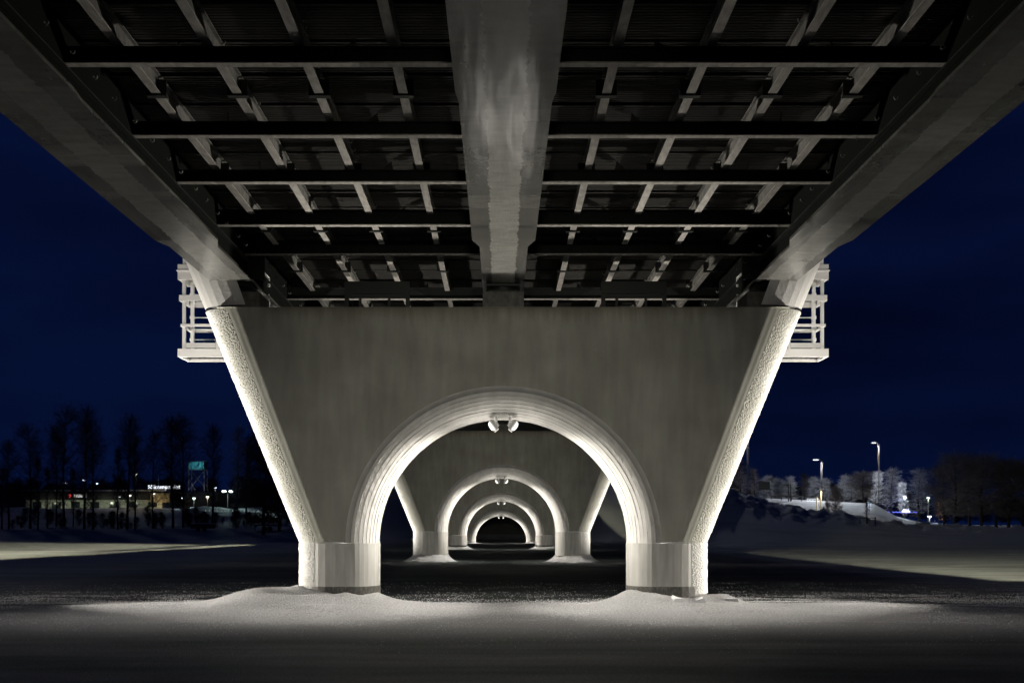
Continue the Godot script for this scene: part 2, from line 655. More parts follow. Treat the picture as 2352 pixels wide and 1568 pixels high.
# rounded nose; s = -1 left, 1 right; the angle runs from the front face (0) to the back face (PI)
func nose(spring: float, y0: float, y1: float, top: float, s: int, a0: float, a1: float, steps: int, faceted: bool, lift: float) -> Geo:
	var g := Geo.new()
	var nr := 40 if lift <= 0.0 else 190
	g.use_col = lift > 0.0
	var rows := []
	for r in nr + 1:
		var y := lerpf(y0, y1, float(r) / nr)
		var x_in := edge_at(spring, top, y)
		var wide := lerpf(0.72, 0.93, (y - spring) / (top - spring))
		var row := PackedVector3Array()
		for q in steps + 1:
			var f := lerpf(a0, a1, float(q) / steps)
			var b := lift
			if lift == 0.0:
				for f0 in [0.12, 0.3, 0.5, 0.72]:
					b -= 0.005 * exp(-pow((f - f0) / 0.018, 2))
			if lift > 0:
				var cover := sm(a0 + 0.15, a0 + 0.8, f + 0.25 * gn.get_noise_2d(y * 30.0, s * 7.0))
				var grain := gn.get_noise_3d(y * 190.0, f * 130.0, s * 40.0 + spring * 9.0)
				b = 0.002 + (lift + 0.011 * grain) * cover
				var tone := lerpf(0.5, 1.0, clampf(cover * 1.15 + (grain * 1.0 - 0.1) * cover, 0, 1))
				g.c.append(Color(tone, tone, tone * lerpf(0.9, 1.0, cover)))
			row.append(Vector3(s * (x_in + (wide + b) * sin(f)), y, (HALF + b) * cos(f)))
		rows.append(row)
	if faceted:
		for r in nr:
			var a: PackedVector3Array = rows[r]
			var c: PackedVector3Array = rows[r + 1]
			for q in steps:
				if s == 1:
					g.quad(a[q], a[q + 1], c[q + 1], c[q])
				else:
					g.quad(a[q + 1], a[q], c[q], c[q + 1])
	else:
		g.grid(rows, s == -1)
	return g


func pedestal_outline(s: int, grow: float, wobble: float) -> PackedVector3Array:
	var out := PackedVector3Array()
	var half := HALF + grow
	var kk := 9
	for q in kk + 1:                     # throat side, from the middle to the front
		var f := PI / 2 * (1.0 - float(q) / kk)
		out.append(Vector3(s * (2.95 - (0.49 + grow) * sin(f)), 0, half * cos(f)))
	var m := 8
	for q in m + 1:
		var f := PI / 2 * float(q) / m
		out.append(Vector3(s * (3.30 + (0.72 + grow) * sin(f)), 0, half * cos(f)))
	for q in range(out.size() - 2, 0, -1):
		out.append(Vector3(out[q].x, 0, -out[q].z))
	for q in out.size():
		out[q] = out[q] * 1.0 + Vector3(0, 0, wobble * sin(q * 2.7))
	return out


func prism(outline: PackedVector3Array, y0: float, y1: float, s: int, cap: bool) -> Geo:
	var g := Geo.new()
	var k := outline.size()
	for q in k:
		var a := outline[q]
		var b := outline[(q + 1) % k]
		var p := [Vector3(a.x, y0, a.z), Vector3(b.x, y0, b.z), Vector3(b.x, y1, b.z), Vector3(a.x, y1, a.z)]
		if s == 1:
			g.quad(p[0], p[1], p[2], p[3])
		else:
			g.quad(p[1], p[0], p[3], p[2])
	if cap:
		var mid := Vector3.ZERO
		for q in k:
			mid += outline[q] / k
		mid.y = y1
		for q in k:
			var a := outline[q]
			var b := outline[(q + 1) % k]
			if s == 1:
				g.tri(mid, Vector3(a.x, y1, a.z), Vector3(b.x, y1, b.z))
			else:
				g.tri(mid, Vector3(b.x, y1, b.z), Vector3(a.x, y1, a.z))
	return g


func make_pier(k: int, label: String) -> void:
	var spring: float = SPRING[k]
	var top := spring + 4.57
	var rn := RandomNumberGenerator.new()
	rn.seed = 100 + k
	var t := thing("bridge_pier", label, "bridge pier", Vector3(0, 0, PIER_Z[k]), "arched concrete piers under the bridge")
	part("wall", pier_wall(spring, top), M.concrete, t)
	part("arch_lining", arch_lining(rn, spring), M.formwork, t)
	# water stains running down from the top edge
	var sg := Geo.new()
	sg.use_col = true
	var srow := []
	for r in 15:
		var y := top - 0.004 - 0.62 * r / 14.0
		var row := PackedVector3Array()
		for q in 241:
			var x := lerpf(-4.72, 4.72, q / 240.0)
			row.append(Vector3(x, y, HALF + 0.003))
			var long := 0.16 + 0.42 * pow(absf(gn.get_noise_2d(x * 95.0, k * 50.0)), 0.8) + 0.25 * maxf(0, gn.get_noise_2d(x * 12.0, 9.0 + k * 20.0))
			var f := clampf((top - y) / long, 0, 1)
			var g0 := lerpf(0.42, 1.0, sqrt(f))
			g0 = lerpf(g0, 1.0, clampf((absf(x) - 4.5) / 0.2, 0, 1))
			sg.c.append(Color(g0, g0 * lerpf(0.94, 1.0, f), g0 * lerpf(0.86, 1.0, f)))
		srow.append(row)
	sg.grid(srow, true)
	part("stained_top_edge", sg, M.concrete_stained, t)
	for s in [-1, 1]:
		var nd := part("rounded_edge", nose(spring, spring, top, top, s, 0, PI, 72, false, 0.0), M.concrete, t)
		part("frost_crust", nose(spring, spring + 0.01, top - 0.01, top, s, 0.45, 2.5, 48, false, 0.012), M.frost_grain, nd)
		var ped := part("pedestal", prism(pedestal_outline(s, 0.014, 0.003), -0.4, spring + 0.015, s, true), M.pedestal, t)
		part("stained_band", prism(pedestal_outline(s, 0.019, 0.0), -0.35, 0.45 if k == 0 else minf(0.3, spring * 0.4), s, true), M.wet_band, ped)
		# frost on the outer round of the pedestal
		var fr := Geo.new()
		fr.use_col = true
		var rows := []
		for r in 71:
			var y := lerpf(0.3 if k == 0 else 0.1, spring + 0.01, r / 70.0)
			var row := PackedVector3Array()
			for q in 33:
				var f := lerpf(0.5, 2.4, q / 32.0)
				var cover := sm(0.55, 1.1, f + 0.2 * gn.get_noise_2d(y * 50.0, s * 9.0))
				var grain := gn.get_noise_3d(y * 170.0, f * 100.0, s * 70.0 + k * 9.0)
				var b := 0.016 + (0.012 + 0.018 * grain) * cover
				var tone := lerpf(0.62, 1.0, clampf(cover * 1.1 + (grain * 0.9 - 0.1) * cover, 0, 1))
				fr.c.append(Color(tone, tone, tone * 0.98))
				row.append(Vector3(s * (3.30 + (0.72 + b) * sin(f)), y, (HALF + b) * cos(f)))
			rows.append(row)
		fr.grid(rows, s == -1)
		part("frost_crust", fr, M.frost_grain, ped)
		# snow lying on the ledge of the pedestal
		var sl := Geo.new()
		var srows := []
		for r in 7:
			var row := PackedVector3Array()
			for q in 21:
				var x := lerpf(2.93, 3.62, q / 20.0)
				var zz := lerpf(HALF + 0.018, HALF - 0.06, r / 6.0)
				var hh := (0.03 + 0.03 * absf(gn.get_noise_2d(x * 140, k * 33 + s * 12))) * sin(PI * clampf(q / 20.0, 0.02, 0.98)) * minf(1.0, r / 2.0)
				row.append(Vector3(s * x, spring + 0.017 + hh, zz))
			srows.append(row)
		sl.grid(srows, s == -1)
		part("ledge_snow", sl, M.snow_plain, ped)
		# sheet fairing that carries the rounded edge on up to the deck
		var fa := nose(spring, top + 0.05, top + 1.12, top, s, 0.0, 1.9, 9, true, -0.005)
		part("edge_fairing", fa, M.fairing, t)
	# bearing plinths
	for gx in GIRDER_X:
		var x: float = gx * 0.975
		var g := Geo.new()
		g.box(Vector3(x - 0.4, top + 0.002, -0.42), Vector3(x + 0.4, top + 0.33, 0.42))
		var pl := part("bearing_plinth", g, M.plinth, t)
		var b := Geo.new()
		b.box(Vector3(gx - 0.3, top + 0.33, -0.3), Vector3(gx + 0.3, top + 0.39, 0.3))
		b.tube(Vector3(gx, top + 0.39, 0), Vector3(gx, top + 0.47, 0), 0.26, 0.26, 20)
		b.box(Vector3(gx - 0.33, top + 0.47, -0.33), Vector3(gx + 0.33, top + 0.508, 0.33))
		part("bearing", b, M.black_steel, pl)


# ------------------------------------------------------------------ deck
func drop(z: float) -> float:
	return table([-98, -72, -46, 50], [-1.12, -0.34, 0.02, 0.0], z)


func girder_half(z: float) -> float:
	# the bottom flange narrows towards each pier
	var w := 0.555
	for pz in PIER_Z:
		var q: float = absf(z - pz)
		if q < 2.85:
			w = minf(w, 0.41)
		elif q < 3.25:
			w = minf(w, lerpf(0.41, 0.525, (q - 2.85) / 0.4))
		elif q < 8.7:
			w = minf(w, 0.525)
		elif q < 8.95:
			w = minf(w, lerpf(0.525, 0.555, (q - 8.7) / 0.25))
	return w


func girder_texture(seed_: int, mid: float) -> ImageTexture:
	var w := 192
	var h := 1024
	var im := Image.create(w, h, false, Image.FORMAT_RGB8)
	var nz := FastNoiseLite.new()
	nz.seed = seed_
	nz.frequency = 0.02
	nz.fractal_octaves = 4
	var rn := RandomNumberGenerator.new()
	rn.seed = seed_
	# bands across the flange where coats of paint met
	var bands := []
	for k in 34:
		bands.append([rn.randf() * h, rn.randf_range(4, 34), rn.randf_range(-0.1, 0.1), rn.randi_range(0, 2)])
	for y in h:
		var lft := 0.30 + 0.022 * nz.get_noise_2d(y * 0.9, 7.0) + 0.03 * nz.get_noise_2d(y * 6.0, 70.0)
		var rgt := 0.70 + 0.022 * nz.get_noise_2d(y * 0.9, 300.0) + 0.03 * nz.get_noise_2d(y * 6.0, 370.0)
		var row_side := 0.0
		var row_mid := 0.0
		for b in bands:
			if absf(y - b[0]) < b[1]:
				if b[3] != 1:
					row_side += b[2]
				else:
					row_mid += b[2] * 0.5
		for x in w:
			var u := float(x) / w
			var k := 0.085 + row_side * 0.3
			if u > lft and u < rgt:
				k = mid + row_mid * 0.5
			k *= 1.0 + 0.22 * nz.get_noise_2d(x * 0.6, y * 4.0) + 0.12 * nz.get_noise_2d(x * 9.0, y * 2.0)
			if absf(u - lft) < 0.008 or absf(u - rgt) < 0.008:
				k *= 1.15
			k = clampf(k, 0.03, 0.5)
			im.set_pixel(x, y, Color(k, k * 0.995, k * 0.925).linear_to_srgb())
	return ImageTexture.create_from_image(im)


func make_deck() -> void:
	var t := thing("bridge_deck", "steel underside of the road bridge with three pale girders and dark cross beams, overhead", "bridge")
	# deck slab
	var g := Geo.new()
	var zs := [8.0, -10.0, -46.0, -72.0, -98.0, -112.0]
	for k in zs.size() - 1:
		var a: float = zs[k]
		var b: float = zs[k + 1]
		var ya := DECK + 0.25 + drop(a)
		var yb := DECK + 0.25 + drop(b)
		g.hexa([Vector3(-6.95, ya, a), Vector3(6.95, ya, a), Vector3(6.95, yb, b), Vector3(-6.95, yb, b),
			Vector3(-6.95, ya + 0.3, a), Vector3(6.95, ya + 0.3, a), Vector3(6.95, yb + 0.3, b), Vector3(-6.95, yb + 0.3, b)])
	part("deck_slab", g, M.slab, t)
	# girders
	var stations := []
	var z := 8.0
	while z > -108.0:
		stations.append(z)
		z -= 0.5
	for pz in PIER_Z:
		for q in [2.85, 3.25, 8.7, 8.95]:
			stations.append(pz + q)
			stations.append(pz - q)
	stations.sort()
	stations.reverse()
	for gi in 3:
		var gx: float = GIRDER_X[gi]
		var m := StandardMaterial3D.new()
		m.albedo_texture = girder_texture(31 + gi * 7, 0.23 if gi == 1 else 0.145)
		m.roughness = 0.23 if gi == 1 else 0.27
		m.metallic_specular = 0.65
		m.normal_enabled = true
		m.normal_texture = bump_tex(0.012, 3, 40 + gi, 2.2, 256)
		m.normal_scale = 0.35
		var fl := Geo.new()
		var box := Geo.new()
		for k in stations.size() - 1:
			var a: float = stations[k]
			var b: float = stations[k + 1]
			var wa := girder_half(a)
			var wb := girder_half(b)
			var ya := FLANGE + drop(a)
			var yb := FLANGE + drop(b)
			var th := 0.045
			var va := -a / 14.0
			var vb := -b / 14.0
			var pl := [Vector3(gx - wb, yb, b), Vector3(gx + wb, yb, b), Vector3(gx + wa, ya, a), Vector3(gx - wa, ya, a)]
			var ua := wa / 1.11
			var ub := wb / 1.11
			fl.uvquad(pl, [Vector2(0.5 - ub, vb), Vector2(0.5 + ub, vb), Vector2(0.5 + ua, va), Vector2(0.5 - ua, va)])
			for s in [-1, 1]:
				var lo := [Vector3(gx + s * wa, ya, a), Vector3(gx + s * wb, yb, b), Vector3(gx + s * wb, yb + th, b), Vector3(gx + s * wa, ya + th, a)]
				var hi := [Vector3(gx + s * wa, ya + th, a), Vector3(gx + s * wb, yb + th, b), Vector3(gx + s * 0.29, yb + th, b), Vector3(gx + s * 0.29, ya + th, a)]
				if s == -1:
					lo.reverse(); hi.reverse()
				fl.uvquad(lo, [Vector2(0.1, va), Vector2(0.1, vb), Vector2(0.12, vb), Vector2(0.12, va)])
				fl.uvquad(hi, [Vector2(0.1, va), Vector2(0.1, vb), Vector2(0.2, vb), Vector2(0.2, va)])
		part("girder_flange", fl, m, t)
		for k in 5:
			var a: float = zs[k]
			var b: float = minf(zs[k + 1], a)
			var ya := FLANGE + drop(a)
			var yb := FLANGE + drop(b)
			box.hexa([Vector3(gx - 0.29, ya + 0.045, a), Vector3(gx + 0.29, ya + 0.045, a), Vector3(gx + 0.29, yb + 0.045, b), Vector3(gx - 0.29, yb + 0.045, b),
				Vector3(gx - 0.29, ya + 1.198, a), Vector3(gx + 0.29, ya + 1.198, a), Vector3(gx + 0.29, yb + 1.198, b), Vector3(gx - 0.29, yb + 1.198, b)])
		part("girder_web", box, M.web, t)
	# cross beams, each an I section between two girders
	var beams := [2.6, 4.7, 6.9, 9.2, 11.415, 13.517, 15.341, 17.515, 19.393, 23.2]
	var d := 25.2
	while d < 46:
		beams.append(d)
		d += 2.0
	var bx := {}
	var bf := {}
	for s in [-1, 1]:
		var x0: float = 0.292 if s == 1 else -4.988
		var x1: float = 4.988 if s == 1 else -0.292
		for deep in [0, 1]:
			var top: float = 7.04 if deep == 0 else 7.12
			var ib := Geo.new()
			ib.box(Vector3(x0, 6.865, -0.011), Vector3(x1, top - 0.02, 0.011))
			ib.box(Vector3(x0, top - 0.02, -0.05), Vector3(x1, top, 0.05))
			bx[s * 10 + deep] = ib.mesh()
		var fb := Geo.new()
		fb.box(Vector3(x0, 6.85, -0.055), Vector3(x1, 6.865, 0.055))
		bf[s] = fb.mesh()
	var brace := Geo.new()
	brace.bar(Vector3(0, 6.95, -0.02), Vector3(0.12, 7.27, -0.42), 0.13, 0.012, Vector3(1, 0, 0.2))
	var brace_l := brace.mesh()
	brace = Geo.new()
	brace.bar(Vector3(0, 6.95, -0.02), Vector3(-0.12, 7.27, -0.42), 0.13, 0.012, Vector3(1, 0, -0.2))
	var brace_r := brace.mesh()
	for bd in beams:
		for s in [-1, 1]:
			var b := part("cross_beam", bx[s * 10 + (1 if bd > 16.5 and bd < 24 else 0)], M.paint_dark, t)
			b.position.z = -bd
			part("bottom_flange", bf[s], M.galvanised_and_lit, b)  # paler than the beam, standing in for snow light on the underside
			if bd > 10 and bd < 27:
				for q in [[1.88, brace_l if s == -1 else brace_r], [3.72, brace_r if s == -1 else brace_l]]:
					var kb := part("knee_brace", q[1], M.black_steel, b)
					kb.position = Vector3(s * q[0], 0, 0)
	# stringers: light I sections over the cross beams, spliced with dark plates
	var sg := Geo.new()
	sg.box(Vector3(-0.056, 7.05, -2.85), Vector3(0.056, 7.065, 0))
	var sgm := sg.mesh()
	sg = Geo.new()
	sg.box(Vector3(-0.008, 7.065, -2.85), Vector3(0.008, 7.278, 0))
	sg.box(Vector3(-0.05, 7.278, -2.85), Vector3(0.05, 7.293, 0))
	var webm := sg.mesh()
	var spl := Geo.new()
	spl.box(Vector3(-0.13, 7.03, -0.01), Vector3(0.13, 7.23, 0.0))
	spl.box(Vector3(-0.13, 7.03, -0.09), Vector3(0.13, 7.045, -0.012))
	var splm := spl.mesh()
	var bolt := Geo.new()
	bolt.tube(Vector3(-0.06, 7.1, 0), Vector3(-0.06, 7.1, 0.014), 0.016, 0.016, 6, true)
	bolt.tube(Vector3(0.06, 7.1, 0), Vector3(0.06, 7.1, 0.014), 0.016, 0.016, 6, true)
	var boltm := bolt.mesh()
	var hook := Geo.new()
	var arc := []
	for q in 8:
		var an := lerpf(-0.6, 3.4, q / 7.0)
		arc.append(Vector3(0.085 + 0.024 * cos(an), 7.25 - 0.024 * sin(an), 0))
	for q in 7:
		hook.tube(arc[q], arc[q + 1], 0.008, 0.008, 5)
	var hookm := hook.mesh()
	var rn := RandomNumberGenerator.new()
	rn.seed = 77
	for x in [1.28, 2.34, 3.37, 4.39]:
		for s in [-1, 1]:
			var zz := 1.8
			var line := 0
			while zz > -45:
				var o := part("stringer", sgm, M.galvanised_and_lit, t)
				o.position = Vector3(s * x, 0, zz)
				part("web", webm, M.plinth, o)  # darker than its flange, painting the shade on the sides
				if line > 2 and line < 9:
					var sp := part("splice_plate", splm, M.black_steel, o)
					sp.position.z = 0.06
					part("bolts", boltm, M.black_steel, sp)
					if x > 2 and x < 4:
						for hk in rn.randi_range(1, 3):
							var ho := part("hanger_hook", hookm, M.galvanised_and_lit, o)
							ho.position.z = -rn.randf_range(0.2, 2.7)
							ho.rotation.y = PI if s == 1 else 0.0
				zz -= 2.9
				line += 1
	# edge angle on the outer girders, with its row of hooks
	for s in [-1, 1]:
		var e := Geo.new()
		e.box(Vector3(minf(s * 4.9, s * 4.985), 6.74, -45), Vector3(maxf(s * 4.9, s * 4.985), 6.752, 4))
		var eo := part("edge_angle", e, M.black_steel, t)
		var hz := -9.0
		while hz > -24:
			var ho := part("hanger_hook", hookm, M.galvanised_and_lit, eo)
			ho.position = Vector3(s * 4.78, -0.50, hz + rn.randf_range(-0.1, 0.1))
			ho.rotation.y = PI if s == 1 else 0.0
			hz -= 0.62
	# ribbed steel pans of the deck soffit, one panel after another
	var pans := []
	for vv in 2:
		var pg := Geo.new()
		var ribs := 14
		var len_ := 0.86
		for q in ribs:
			var z0 := -len_ * q / ribs
			var z1 := z0 - len_ / ribs * 0.55
			var z2 := z0 - len_ / ribs * 0.68
			var z3 := z0 - len_ / ribs * 0.92
			var z4 := -len_ * (q + 1) / ribs
			var yl := 0.0
			var yh := 0.012 if vv == 0 else 0.009
			for st in [[z0, yl, z1, yl], [z1, yl, z2, yh], [z2, yh, z3, yh], [z3, yh, z4, yl]]:
				pg.quad(Vector3(-2.345, st[3], st[2]), Vector3(2.345, st[3], st[2]), Vector3(2.345, st[1], st[0]), Vector3(-2.345, st[1], st[0]))
		# downward lap at the panel's near edge
		pg.box(Vector3(-2.345, -0.02, -0.045), Vector3(2.345, -0.004, -0.002))
		pans.append(pg.mesh())
	for s in [-1, 1]:
		var pz := 4.0
		while pz > -46:
			var vv := rn.randi_range(0, 1)
			var o := part("soffit_panel", pans[vv], M.pan if rn.randf() < 0.5 else M.pan_dark, t)
			o.position = Vector3(s * 2.64, DECK + 0.03 + rn.randf_range(-0.008, 0.008), pz)
			pz -= 0.88
	# deep diaphragms beside the outer girders over the first pier
	for s in [-1, 1]:
		var dg := Geo.new()
		dg.box(Vector3(minf(s * 4.65, s * 4.985), 6.42, -19.56), Vector3(maxf(s * 4.65, s * 4.985), 7.28, -19.52))
		part("support_stiffener", dg, M.black_steel, t)
	# parapets above, seen only from the side
	for s in [-1, 1]:
		var pr := Geo.new()
		pr.box(Vector3(minf(s * 6.6, s * 6.9), 7.852, -98), Vector3(maxf(s * 6.6, s * 6.9), 8.05, 8))
		part("kerb", pr, M.slab, t)


# ------------------------------------------------------------------ lamps and fittings of the bridge, and added fill lamps
const LAMP := Color(1.0, 0.975, 0.93)

func flood_body(t: Node3D, s: int) -> void:
	# hangs from the crown; the head is turned to one side (s) and down
	var stem := Geo.new()
	stem.box(Vector3(-0.035, -0.17, -0.04), Vector3(0.018, 0.04, 0.04))
	stem.box(Vector3(-0.06, 0.0, -0.07), Vector3(0.06, 0.02, 0.07))
	part("stem", stem, M.white_steel, t)
	var head := Node3D.new()
	head.name = "head"
	var ax := Vector3(s * 0.83, -0.55, 0).normalized()     # where the lamp shines
	var al := Vector3(-s * 0.55, -0.83, 0).normalized()    # along the face, downwards to the middle
	var o := Vector3(s * 0.06, -0.25, 0)
	var body := Geo.new()
	var prof := [[-0.05, 0.105], [0.0, 0.16], [0.05, 0.175], [0.085, 0.14]]
	for k in prof.size() - 1:
		var a: Array = prof[k]
		var b: Array = prof[k + 1]
		var ca: Vector3 = o + ax * a[0]
		var cb: Vector3 = o + ax * b[0]
		var ra: float = a[1]
		var rb: float = b[1]
		var zw := Vector3(0, 0, 1)
		var lo := [ca - al * ra - zw * ra * 0.9, ca + al * ra - zw * ra * 0.9, ca + al * ra + zw * ra * 0.9, ca - al * ra + zw * ra * 0.9]
		var hi := [cb - al * rb - zw * rb * 0.9, cb + al * rb - zw * rb * 0.9, cb + al * rb + zw * rb * 0.9, cb - al * rb + zw * rb * 0.9]
		for q in 4:
			var m: int = (q + 1) % 4
			if s == 1:
				body.quad(lo[q], hi[q], hi[m], lo[m])
			else:
				body.quad(lo[m], hi[m], hi[q], lo[q])
	part("housing", body, M.lamp_body, t)
	for q in 6:
		var fn := Geo.new()
		var c := o - ax * 0.075 + al * (-0.09 + 0.036 * q)
		fn.bar(c - Vector3(0, 0, 0.1), c + Vector3(0, 0, 0.1), 0.012, 0.05, ax)
		part("cooling_fin", fn, M.lamp_body, t)
	var br := Geo.new()
	br.bar(o - ax * 0.09 - al * 0.02, Vector3(0, -0.15, 0), 0.05, 0.05, Vector3(0, 0, 1))
	br.bar(o + al * 0.17 - ax * 0.02, o + al * 0.185 + ax * 0.12, 0.3, 0.012, al)
	part("bracket", br, M.white_steel, t)
	var cb := Geo.new()
	var p0 := Vector3(-s * 0.02 + s * 0.05, 0.0, 0.05)
	var p1 := o - ax * 0.06 - al * 0.09
	var last := p0
	for q in range(1, 9):
		var f := q / 8.0
		var p := p0.lerp(p1, f) + Vector3(s * 0.07 * sin(PI * f), 0.02 * sin(PI * f), 0)
		cb.tube(last, p, 0.007, 0.007, 5)
		last = p
	part("cable", cb, M.white_steel, t)
	var ln := Geo.new()
	var dp := [[0.086, 0.135], [0.12, 0.125], [0.15, 0.095], [0.165, 0.05]]
	for k in dp.size() - 1:
		var ca: Vector3 = o + ax * dp[k][0]
		var cc: Vector3 = o + ax * dp[k + 1][0]
		var ra: float = dp[k][1]
		var rb: float = dp[k + 1][1]
		var zw := Vector3(0, 0, 0.85)
		var lo := [ca - al * ra - zw * ra, ca + al * ra - zw * ra, ca + al * ra + zw * ra, ca - al * ra + zw * ra]
		var hi := [cc - al * rb - zw * rb, cc + al * rb - zw * rb, cc + al * rb + zw * rb, cc - al * rb + zw * rb]
		for q in 4:
			var m: int = (q + 1) % 4
			ln.quad(lo[q], hi[q], hi[m], lo[m])
		if k == dp.size() - 2:
			ln.quad(hi[0], hi[1], hi[2], hi[3])
	part("lens", ln, M.lamp_lens, t)
	head.free()


func spot(t: Node3D, at: Vector3, aim: Vector3, e: float, angle: float, soft: float, col: Color, size := 0.12) -> SpotLight3D:
	var l := SpotLight3D.new()
	l.name = "light"
	l.light_energy = e
	l.light_color = col
	l.spot_angle = angle
	l.spot_angle_attenuation = soft
	l.spot_range = 120.0
	l.spot_attenuation = 2.0
	l.light_size = size
	l.shadow_enabled = true
	t.add_child(l)
	l.position = at
	var up := Vector3.UP if absf(aim.normalized().y) < 0.95 else Vector3.FORWARD
	l.transform.basis = Basis.looking_at(aim.normalized(), up)
	return l


func omni(t: Node3D, at: Vector3, e: float, col: Color, size := 0.1) -> OmniLight3D:
	var l := OmniLight3D.new()
	l.name = "light"
	l.light_energy = e
	l.light_color = col
	l.omni_range = 120.0
	l.omni_attenuation = 2.0
	l.light_size = size
	l.shadow_enabled = true
	t.add_child(l)
	l.position = at
	return l


func make_bridge_lamps() -> void:
	var which := ["first and nearest", "second", "third", "fourth and farthest"]
	for k in 4:
		for s in [-1, 1]:
			var y: float = SPRING[k] + 2.46
			var t := thing("floodlight", "white floodlight turned %s under the arch crown of the %s pier" % ["left" if s == -1 else "right", which[k]], "floodlight", Vector3(s * 0.13, y + 0.045, PIER_Z[k] + 0.3), "paired floodlights under the arch crowns")
			flood_body(t, s)
			t.scale = Vector3.ONE * 0.68
			spot(t, Vector3(s * 0.06, -0.25, 0) + Vector3(s * 0.83, -0.55, 0) * 0.19, Vector3(s * 0.62, -0.78, 0.0), 24.0, 49.0, 1.0, LAMP, 0.1)
			omni(t, Vector3(s * 0.3, -0.95, 0.1), 0.3, LAMP, 0.15)  # added weak fill below the lamp to lift the arch crown
	for k in 3:  # added lamps, kept out of view, to light the outer pier edges
		for s in [-1, 1]:
			var lx: float = [11.6, 7.6, 6.3][k]
			var zz: float = PIER_Z[k] + [-0.25, 0.0, 0.1][k]
			var at := Vector3(s * lx, height(s * lx, zz), zz)
			var t := thing("ground_floodlight", "added low floodlight on a short post standing %s of the %s pier" % ["left" if s == -1 else "right", which[k]], "floodlight", at, "added low floodlights on the ice beside the piers")
			var aim: Vector3 = Vector3(s * 4.75, 3.0 if k == 0 else 2.6, PIER_Z[k]) - at - Vector3(0, 1.2 if k == 0 else 0.7, 0)
			var hy := 1.2 if k == 0 else 0.7
			var g := Geo.new()
			g.tube(Vector3(0, -0.2, 0), Vector3(0, hy - 0.1, 0), 0.04, 0.04, 8)
			part("post", g, M.mast, t)
			g = Geo.new()
			var an := aim.normalized()
			g.bar(Vector3(0, hy, 0) - an * 0.14, Vector3(0, hy, 0), 0.3, 0.24)
			part("housing", g, M.lamp_body, t)
			g = Geo.new()
			g.bar(Vector3(0, hy, 0), Vector3(0, hy, 0) + an * 0.01, 0.27, 0.21)
			part("lens", g, M.lamp_lens, t)
			spot(t, Vector3(0, hy, 0) + an * 0.05, aim, [165.0, 40.0, 20.0][k], [39.0, 44.0, 50.0][k], 0.8, LAMP, 0.15)
	for s in [-1, 1]:  # added out of view to brighten the inspection cages
		var at := Vector3(s * 10.6, height(s * 10.6, -14.9), -14.9)
		var t := thing("platform_floodlight", "added narrow floodlight on a post aimed at the %s inspection cage" % ("left" if s == -1 else "right"), "floodlight", at, "added floodlights aimed at the inspection cages")
		var aim := Vector3(s * 6.6, 6.1, -20.9) - at - Vector3(0, 1.0, 0)
		var an := aim.normalized()
		var g := Geo.new()
		g.tube(Vector3(0, -0.2, 0), Vector3(0, 0.9, 0), 0.04, 0.04, 8)
		part("post", g, M.mast, t)
		g = Geo.new()
		g.bar(Vector3(0, 1.0, 0) - an * 0.14, Vector3(0, 1.0, 0), 0.2, 0.2)
		part("housing", g, M.lamp_body, t)
		g = Geo.new()
		g.bar(Vector3(0, 1.0, 0), Vector3(0, 1.0, 0) + an * 0.01, 0.17, 0.17)
		part("lens", g, M.lamp_lens, t)
		spot(t, Vector3(0, 1.0, 0) + an * 0.05, aim, 36.0, 9.5, 0.7, LAMP, 0.1)
	for k in 4:  # added frontal fill for the pier walls, hidden from the camera
		var fz: float = 5.4 if k == 0 else PIER_Z[k - 1] - 0.75
		var fy: float = 4.5 if k == 0 else 3.35 + SPRING[k - 1]
		var fp := thing("wall_floodlight", "added floodlight on a mast on the ice behind the viewpoint" if k == 0 else "added floodlight on the rear face of the %s pier, facing the next pier" % which[k - 1], "floodlight", Vector3(0.0, 0.0, fz), "added floodlights turned to the pier walls")
		var fg := Geo.new()
		if k == 0:
			fg.tube(Vector3(0, -0.2, 0), Vector3(0, fy - 0.15, 0), 0.06, 0.05, 8)
		else:
			fg.box(Vector3(-0.04, fy - 0.2, 0.1), Vector3(0.04, fy + 0.2, 0.172))
		part("mount", fg, M.mast, fp)
		fg = Geo.new()
		fg.box(Vector3(-0.2, fy - 0.15, -0.05), Vector3(0.2, fy + 0.15, 0.1))
		part("housing", fg, M.lamp_body, fp)
		fg = Geo.new()
		fg.box(Vector3(-0.17, fy - 0.12, -0.06), Vector3(0.17, fy + 0.12, -0.052))
		part("lens", fg, M.lamp_lens, fp)
		spot(fp, Vector3(0, fy, -0.12), Vector3(0, -0.1, -1), [92.0, 72.0, 72.0, 60.0][k], 16.0, 0.9, Color(1.0, 0.985, 0.92), 0.25)
	# road lamps on the deck: they light the open ice on both sides beyond the deck's own shadow
	for q in [[-28.0, 560.0, Vector3(23, -12.3, -17), 34.0, 0.25], [-45.0, 4200.0, Vector3(-38, -12.3, -4), 28.0, 0.3], [-75.0, 3600.0, Vector3(-30, -12.3, 2), 33.0, 0.3], [-99.0, 110.0, Vector3(0, -1, -0.15), 66.0, 0.5]]:
		var t := thing("road_lamp", "tall road lamp on the bridge deck, %s" % ("nearest one" if q[0] > -40 else ("second one" if q[0] > -60 else ("third one" if q[0] > -90 else "farthest one"))), "street lamp", Vector3(2.66, 7.86 + drop(q[0]), q[0]))
		var g := Geo.new()
		g.tube(Vector3(0, 0, 0), Vector3(0, 4.7, 0), 0.09, 0.06, 10)
		part("pole", g, M.mast, t)
		g = Geo.new()
		g.box(Vector3(-0.25, 4.62, -0.12), Vector3(0.25, 4.7, 0.12))
		part("lamp_head", g, M.lamp_body, t)
		g = Geo.new()
		g.quad(Vector3(-0.2, 4.615, -0.1), Vector3(0.2, 4.615, -0.1), Vector3(0.2, 4.615, 0.1), Vector3(-0.2, 4.615, 0.1))
